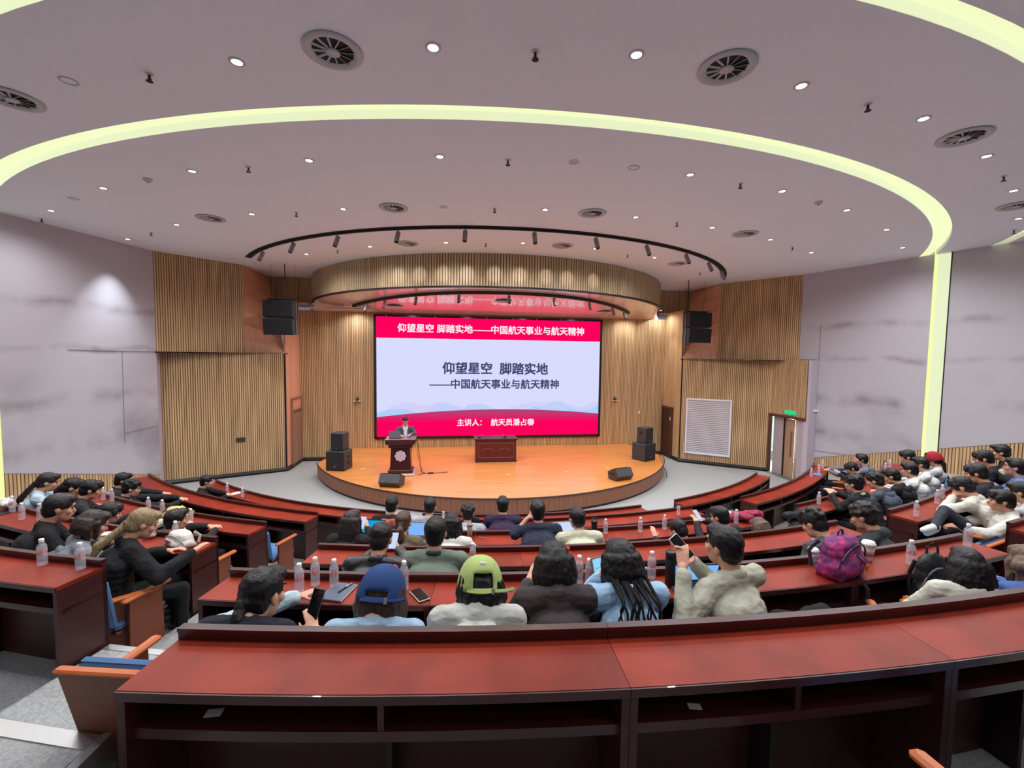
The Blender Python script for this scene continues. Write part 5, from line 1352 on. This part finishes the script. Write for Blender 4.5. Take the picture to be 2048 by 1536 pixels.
def lath(nm, lab, cat, k, off, phi, parts, dz=.7525):
    e = empty(nm, loc(k, off, phi, dz), label=lab, cat=cat)
    for pn, prof, m in parts: MB().lathe(prof, 20).build(pn, m, e, True)
    return e
lath('tumbler', 'beige insulated tumbler with grey lid beside the folded glasses', 'tumbler', 3, .08, -6.3, [('body', [(.026, 0), (.031, .004), (.035, .135), (.034, .138)], mat('tumbler_beige', (.66, .60, .52), .4)), ('lid', [(.036, .136), (.036, .158), (.028, .164), (0, .164)], mat('tumbler_lid', (.45, .43, .40), .4))])
e = lath('tumbler', 'black tumbler with a handle lid beside the cream t-shirt', 'tumbler', 3, .06, 1.25, [('body', [(.026, 0), (.030, .004), (.037, .13), (.037, .135)], blackm), ('lid', [(.040, .133), (.041, .160), (.030, .168), (0, .168)], blackm)])
MB().tube([(.03, 0, .165), (.045, 0, .19), (.0, 0, .20), (-.045, 0, .19), (-.03, 0, .165)], .006, 6).build('handle', blackm, e)
lath('tumbler', 'tall grey translucent tumbler on the third right row', 'tumbler', 3, .09, 21.8, [('body', [(.030, 0), (.034, .004), (.036, .15), (.036, .155)], mat('tumbler_grey', (.42, .42, .43), .35)), ('lid', [(.037, .153), (.037, .19), (.0, .192)], mat('tumbler_cap', (.62, .70, .72), .3))])
e = lath('thermos', 'tall black thermos flask in front of the laptop', 'flask', 5, .17, -.30, [('body', [(.030, 0), (.034, .005), (.034, .19), (.033, .195)], mat('flask_black', (.10, .105, .12), .4)), ('lid', [(.0345, .193), (.0345, .236), (.028, .242), (0, .242)], mat('flask_lid', (.07, .07, .08), .35))])
MB().rbox((.038, 0, .215), (.012, .016, .03), .003).build('loop', blackm, e)
def cup(k, off, phi, lab, s=1.0, clear=False):
    m = pet if clear else mat('cup_white', (.86, .84, .82), .5)
    return lath('paper_cup', lab, 'cup', k, off, phi, [('cup', [(.026 * s, 0), (.027 * s, .003), (.040 * s, .115 * s), (.041 * s, .117 * s)], m), ('sleeve', [(.032 * s, .035 * s), (.0385 * s, .09 * s)], m if clear else mat('cup_sleeve', (.70, .64, .60), .7)), ('lid', [(.043 * s, .114 * s), (.043 * s, .122 * s), (.037 * s, .126 * s), (.036 * s, .136 * s), (.0, .137 * s)], capw)])
cup(5, .08, 6.62, 'tall white lidded cup right of the purple backpack', 1.1); cup(5, .06, 6.15, 'white lidded cup half hidden by the purple backpack', 1.0)
cup(5, .055, 4.62, 'clear plastic cup left of the purple backpack', .95, True); cup(4, .10, 33.2, 'white cup among the bottles by the black hoodie', .9)
lath('drink_can', 'red drink can standing behind the blue cap', 'can', 5, .055, -7.75, [('can', [(.024, .001), (.032, .008), (.032, .11), (.026, .120)], red_m), ('lid', [(.026, .119), (.024, .117), (0, .117)], metal)])

# laptops and tablets
def at_desk(k, off, phi, dz=.7525): return loc(k, off, phi, dz)
laptop(loc(5, .22, .35, .7525), rad(.5 - 4), 'open laptop with a bright blue page in front of the khaki overshirt', scr_blue, .35, .15, 1.95, (.30, .33, .36))
laptop(loc(3, .20, -9.15, .7525), rad(-9), 'open laptop with pale blue screen before the olive jacket', scr_blue, .32, .20, 1.85)
laptop(loc(3, .20, -.75, .7525), rad(4), 'silver laptop showing a blue and white page beside the cream t-shirt', scr_white, .31, .20, 1.85)
laptop(loc(3, .16, -12.0, .7525), rad(-12), 'laptop with vivid cyan screen before the long-haired woman', scr_cyan, .32, .20, 1.85, (.2, .2, .22))
e = empty('tablet', loc(5, .12, -2.0, .78), rad(22), 'tablet with pale blue screen propped in a beige case', 'tablet')
Rt_ = Euler((rad(-20), 0, 0)); Rt_ = Matrix.Rotation(rad(-20), 3, 'X')
MB().rbox((0, 0, .088), (.25, .010, .18), .004, Rt_).build('case', mat('case_beige', (.55, .47, .42), .6), e)
MB().box(Rt_ @ Vector((0, -.0065, 0)) + Vector((0, 0, .088)), (.225, .002, .158), Rt_).build('display', em('screen_sky', (.58, .84, .98), 1.0), e)
MB().box((0, .035, .045), (.20, .004, .15), Matrix.Rotation(rad(28), 3, 'X')).build('stand_flap', mat('case_beige', (.55, .47, .42), .6), e)
MB().rbox((0, -.0, -.022), (.25, .10, .008), .002).build('base_flap', mat('case_beige', (.55, .47, .42), .6), e)

# notebook, pen, phones, papers
def flat(nm, lab, cat, k, off, phi, w_, d_, h_, m, rz=0, dz=.752):
    e = empty(nm, loc(k, off, phi, dz), rad(phi + rz), lab, cat)
    MB().rbox((0, 0, h_ / 2), (w_, d_, h_), min(h_ * .3, .003)).build('cover', m, e); return e
nb_ = flat('notebook', 'grey-blue leather notebook lying near the desk edge', 'notebook', 5, .185, -9.02, .15, .21, .014, mat('notebook_cover', (.33, .37, .44), .5, bump=.2, bscale=60), -8)
MB().box((0, 0, .007), (.152, .205, .008)).build('pages', paper_w, nb_)
e = empty('pen', loc(5, .155, -8.9, .7715), rad(-28), 'black and silver pen lying on the grey notebook', 'pen')
MB().tube([(0, -.06, 0), (0, .07, 0)], .005, 8).build('barrel', blackm, e); MB().tube([(0, .01, .0), (0, .03, .0)], .0056, 8).build('ring', metal, e); MB().box((.006, .045, .003), (.003, .04, .003)).build('clip', metal, e)
phone(loc(5, .21, -6.92, .759), (0, 0, rad(28)), 'phone with pale case lying dark on the desk right of the blue cap', (.80, .80, .68), None, .078, .155)
flat('booklet', 'dark blue and white booklet under the black thermos side', 'booklet', 5, .235, -.02, .10, .12, .006, mat('booklet_blue', (.16, .20, .42), .5), 20)
flat('card', 'small pale card on the shelf at the left end of the second desk', 'card', 5, .22, -11.7, .075, .05, .003, paper_w, 10, .5815)
flat('paper_slip', 'white paper slip on the shelf of the nearest desk', 'paper', 6, .20, -9.0, .06, .04, .003, paper_w, 10, .5815)
flat('paper_slip', 'pale slip on the shelf of the nearest middle desk', 'paper', 6, .22, -2.2, .05, .03, .003, paper_w, -10, .5815)
flat('booklet', 'bright blue booklet on the second right row', 'booklet', 2, .19, 38.2, .20, .15, .008, mat('booklet_sky', (.20, .55, .85), .5), 10)
flat('paper_sheet', 'white paper before the man alone at the front left', 'paper', 1, .15, -38.4, .15, .20, .003, paper_w, 0)
flat('paper_sheet', 'white sheet at the wall end of the third left row', 'paper', 3, .12, -36.0, .15, .21, .003, paper_w, 0)
flat('sticky_card', 'pale green card before the yellow backpack', 'card', 3, .25, -23.3, .10, .07, .003, mat('card_green', (.70, .85, .74), .6), 10)
flat('tablet', 'dark tablet lying by the tissue pack on the left', 'tablet', 4, .17, -30.4, .22, .15, .009, blackm, 12)
flat('paper_sheet', 'crumpled white paper by the brown bob on the left', 'paper', 4, .10, -22.4, .16, .10, .006, paper_w, 30)
phone(loc(4, .15, 23.0, .758), (0, 0, rad(60)), 'dark phone with a silver pen lying on the fourth right row', (.5, .5, .52))
e = empty('spectacles', loc(3, .17, -5.55, .753), rad(-20), 'folded thin spectacles lying by the beige tumbler', 'spectacles')
for i in (-1, 1): MB().tube([(i * .03 + .02 * cos(t), 0, .018 + .016 * sin(t)) for t in [2 * PI * j / 12 for j in range(13)]], .002, 5).build('rim', greymetal, e)
MB().tube([(-.052, .0, .018), (-.05, .05, .006), (.02, .055, .004)], .002, 5).tube([(.052, .0, .018), (.05, .045, .006), (-.02, .05, .004)], .002, 5).build('temples', greymetal, e)
e = empty('tissue_pack', loc(4, .07, -30.9, .752), 0, 'crumpled white tissue pack at the left picture edge', 'tissue pack')
mb = MB()
for j in range(9): mb.ell((random.uniform(-.07, .07), random.uniform(-.04, .04), .04 + .06 * random.random()), (.05, .04, .04))
blob(mb, 'wrapper', mat('tissue', (.84, .84, .84), .7), e, .012, 1, .05, .04)

# backpacks and bags
def soft_bag(nm, lab, p, rz, dims, m, cat='bag', strapm=None, handle=True, zipc=None, lean=0, tri=True):
    e = empty(nm, p, rz, lab, cat); w_, d_, h_ = dims; mb = MB()
    for j in range(5):
        t = j / 4; mb.ell((0, 0, h_ * (.16 + .66 * t)), (w_ * .5 * (1 - .18 * t * t), d_ * .5 * (1 - .25 * t), h_ * .22), None, 18, 10)
    for i in (-1, 1): mb.ell((i * w_ * .36, -d_ * .1, h_ * .3), (w_ * .16, d_ * .34, h_ * .25))
    mb.ell((0, -d_ * .40, h_ * .34), (w_ * .34, d_ * .18, h_ * .26))
    mb.box((0, 0, h_ * .1), (w_ * .8, d_ * .7, h_ * .2))
    blob(mb, 'bag_body', m, e, .010, 4, .03, .09)
    sm = strapm or blackm
    if handle:
        MB().tube([(-.04, .01, h_ * .98), (-.035, .01, h_ * 1.12), (0, .01, h_ * 1.18), (.035, .01, h_ * 1.12), (.04, .01, h_ * .98)], .008, 6).build('handle', sm, e)
    zb = MB().tube([(w_ * .46 * cos(a), -d_ * .30 - .02 * sin(a), h_ * (.34 + .52 * sin(a))) for a in [PI * (.02 + .96 * i / 14) for i in range(15)]], .006, 6)
    zb.build('zip', zipc or sm, e)
    for i in (-1, 1):
        MB().tube([(i * w_ * .25, d_ * .4, h_ * .85), (i * w_ * .33, d_ * .60, h_ * .55), (i * w_ * .34, d_ * .5, h_ * .15)], .014, 6).build('shoulder_strap', sm, e)
    return e
purple = mat('purple_camouflage', (.42, .13, .36), .75, noise=.75, nscale=(11, 11, 11), bump=.3, bscale=40)
for nd in purple.node_tree.nodes:
    if nd.type == 'VALTORGB':
        nd.color_ramp.elements[0].color = (*lin((.20, .10, .30)), 1); nd.color_ramp.elements[1].color = (*lin((.78, .22, .50)), 1); nd.color_ramp.elements.new(.5).color = (*lin((.45, .14, .38)), 1)
e = soft_bag('backpack', 'purple and pink patterned backpack sitting on the desk', loc(5, .19, 5.0, .752), rad(24), (.46, .24, .27), purple, 'backpack', mat('purple_strap', (.20, .09, .20), .7), True, mat('zip_dark', (.08, .08, .13), .4))
MB().tube([(-.10, -.125, .20), (-.03, -.14, .15), (.05, -.135, .10)], .006, 6).build('front_zip', mat('zip_dark', (.08, .08, .13), .4), e)
MB().tube([(.03 + .014 * cos(t), -.150, .085 + .024 * sin(t)) for t in [2 * PI * j / 10 for j in range(11)]], .004, 6).build('charm', mat('charm_gold', (.85, .55, .15), .35, metal=.5), e)
MB().tube([(.02, -.10, .02), (.03, -.16, -.06), (.02, -.17, -.22), (-.02, -.16, -.24)], .016, 6).build('hanging_strap', mat('purple_strap', (.20, .09, .20), .7), e)
e = soft_bag('backpack', 'small black leather backpack with top loop on the right', loc(5, .42, 7.15, .47), rad(-12), (.25, .16, .46), mat('black_leather_bag', (.11, .12, .13), .4, bump=.3, bscale=80), 'backpack', None, True, greymetal)
e = soft_bag('backpack', 'yellow-green backpack lying on the third left row', loc(3, .17, -25.4, .752), rad(-40), (.38, .26, .16), mat('yellow_cloth', (.72, .66, .40), .8, noise=.2, nscale=(20, 20, 20), bump=.5, bscale=14), 'backpack', mat('yellow_strap', (.62, .57, .30), .8), False, mat('olive_zip', (.35, .31, .15), .5))
MB().tube([(.10, -.10, .06), (.05, -.19, .02), (.0, -.24, .012)], .014, 6).build('loose_strap', mat('yellow_strap', (.62, .57, .30), .8), e)
e = soft_bag('backpack', 'black backpack with pink stripe on the third right row', loc(3, .18, 24.0, .752), rad(30), (.30, .20, .17), mat('black_nylon', (.12, .125, .14), .5, bump=.3, bscale=40), 'backpack', None, False, greymetal)
MB().box((-.05, -.13, .10), (.02, .01, .05), Euler((0, .4, 0))).build('pink_stripe', mat('pink', (.85, .30, .42), .5), e)
e = soft_bag('tote_bag', 'white canvas tote bag with pink print at the desk end', loc(4, .17, -18.2, .752), rad(-30), (.30, .20, .15), mat('canvas', (.82, .81, .79), .85, noise=.06, bump=.5, bscale=16), 'bag', mat('canvas_strap', (.74, .72, .66), .85), False, mat('canvas_seam', (.6, .6, .58), .8))
MB().ell((-.02, -.105, .08), (.05, .012, .03), Euler((.3, 0, 0))).build('pink_print', mat('pale_pink', (.85, .62, .64), .7), e)
e = soft_bag('tissue_packet', 'white tissue packet beside the blonde ponytail', loc(4, .08, -20.3, .752), rad(20), (.12, .09, .12), mat('tissue', (.84, .84, .84), .7), 'tissue pack', None, False, mat('pale_pink', (.85, .62, .64), .7))
# magenta jacket heaped on the desk
e = empty('jacket', loc(3, .13, 12.2, .752), rad(12), 'magenta jacket heaped on the desk end', 'jacket'); mb = MB()
rr = random.Random(3)
for j in range(12): mb.ell((rr.uniform(-.24, .26), rr.uniform(-.07, .08), .035 + .05 * rr.random()), (.10, .06, .045))
blob(mb, 'cloth', mat('magenta_cloth', (.55, .13, .26), .8, noise=.2, bump=.4, bscale=20), e, .013, 3, .05, .07)
tag(MB().box((0, 0, 0), (.09, .004, .12), Euler((-.5, .3, .3))).build('paper_note', paper_w, None, loc=loc(3, .06, 11.0, .83)), 'white folded paper leaning on the magenta jacket', 'paper')
# dark coats on seats and desks
def coat(nm, lab, p, rz, col, sc_=(1, 1, 1), n=10):
    e = empty(nm, p, rz, lab, 'coat'); mb = MB(); rr = random.Random(int(p[0] * 50))
    for j in range(n): mb.ell((rr.uniform(-.16, .16) * sc_[0], rr.uniform(-.10, .10) * sc_[1], (.05 + .12 * rr.random()) * sc_[2]), (.10, .08, .055))
    blob(mb, 'cloth', blobmat('coat_%d' % int(sum(col) * 100), col), e, .014, 3, .05, .08); return e
coat('coat', 'black coat heaped on a seat near the right end of the fourth row', loc(4, .62, 8.6, .47), 0, (.11, .12, .13), (1.2, 1, 1.3))
coat('coat', 'dark grey coat bundled beside the bowed tousled head', loc(3, .22, 16.4, .50), 0, (.14, .15, .17), (1, .9, 1.5))
coat('black_bag', 'black bag slumped on the seat right of the khaki overshirt', loc(5, .70, 2.1, .47), 0, (.10, .10, .11), (.9, 1, 1.9))
coat('black_bag', 'round black bag between the curly head and the plaid shirt', loc(2, .33, -6.6, .76), 0, (.09, .09, .10), (.35, .4, .9), 6)

# phones in hands
def hold(info, v, rx, rz, lab, case=(.12, .12, .13), screen=None, ry=0):
    p = toworld(info, v); return phone(p, (rx, ry, info['fz'] + rz), lab, case, screen)
hold(i1, (.16, .085, .935), rad(62), rad(-16), 'dark phone held up by the woman in the navy vest', (.20, .20, .22))
hold(i6, (-.075, .235, 1.175), rad(48), rad(4), 'dark phone with white rim held in both hands before the laptop', (.85, .87, .9), None, rad(-22))
hold(j1, (.03, .40, .98), rad(40), 0, 'small lit phone beside the leather jacket', (.7, .8, .9), scr_white)
for pr in [o for o in bpy.data.objects if o.name.startswith('person') and o.get('label', '').startswith(('woman with long dark hair and black jacket', 'man with black hair holding a lit phone'))]:
    f = Matrix.Rotation(pr.rotation_euler.z, 3, 'Z')
    phone(pr.location + f @ Vector((.02, .42, .98)), (rad(45), 0, pr.rotation_euler.z), 'bright lit phone held by the ' + pr['label'].split(' holding')[0], (.8, .85, .9), scr_white)

# lettering on the plaid shirt
tx = text('LAKERS', .24, mat('print_grey', (.52, .50, .60), .7), None, .0015, 'shirt_lettering')
pr = [o for o in bpy.data.objects if o.get('label', '').startswith('man in a purple and black plaid')][0]
tx.parent = pr; tx.location = (0, -.165, .80); tx.rotation_euler = (rad(80), 0, 0)

# empty chairs the photograph shows
def seat(k, off, phi, lab, yaw=0):
    p = loc(k, off, phi); return chair(p, rad(phi + yaw), lab)
seat(5, .62, 7.1, 'chair holding the small black backpack on the right')
seat(5, .72, -11.55, 'blue-cushioned chair at the aisle end beside the nearest desk')
seat(3, .72, -20.4, 'orange-rimmed chair at the aisle end of the third left row'); seat(3, .72, -22.6, 'chair with blue back in the third left row')
seat(4, .74, -18.2, 'orange-rimmed chair at the aisle end behind the white tote bag')
seat(2, .72, -21.5, 'chair with blue back at the aisle end of the second left row')
seat(6, .74, .95, 'blue-seated chair with orange armrests at the bottom right corner'); seat(6, .74, 3.0, 'second blue-seated chair at the bottom right corner')
seat(1, .74, 19.6, 'dark-backed chair behind the free end of the front right row'); seat(3, .72, 33.5, 'chair with light blue back by the right wainscot')
seat(4, .72, 15.9, 'orange-backed chair by the aisle left of the fourth right row')
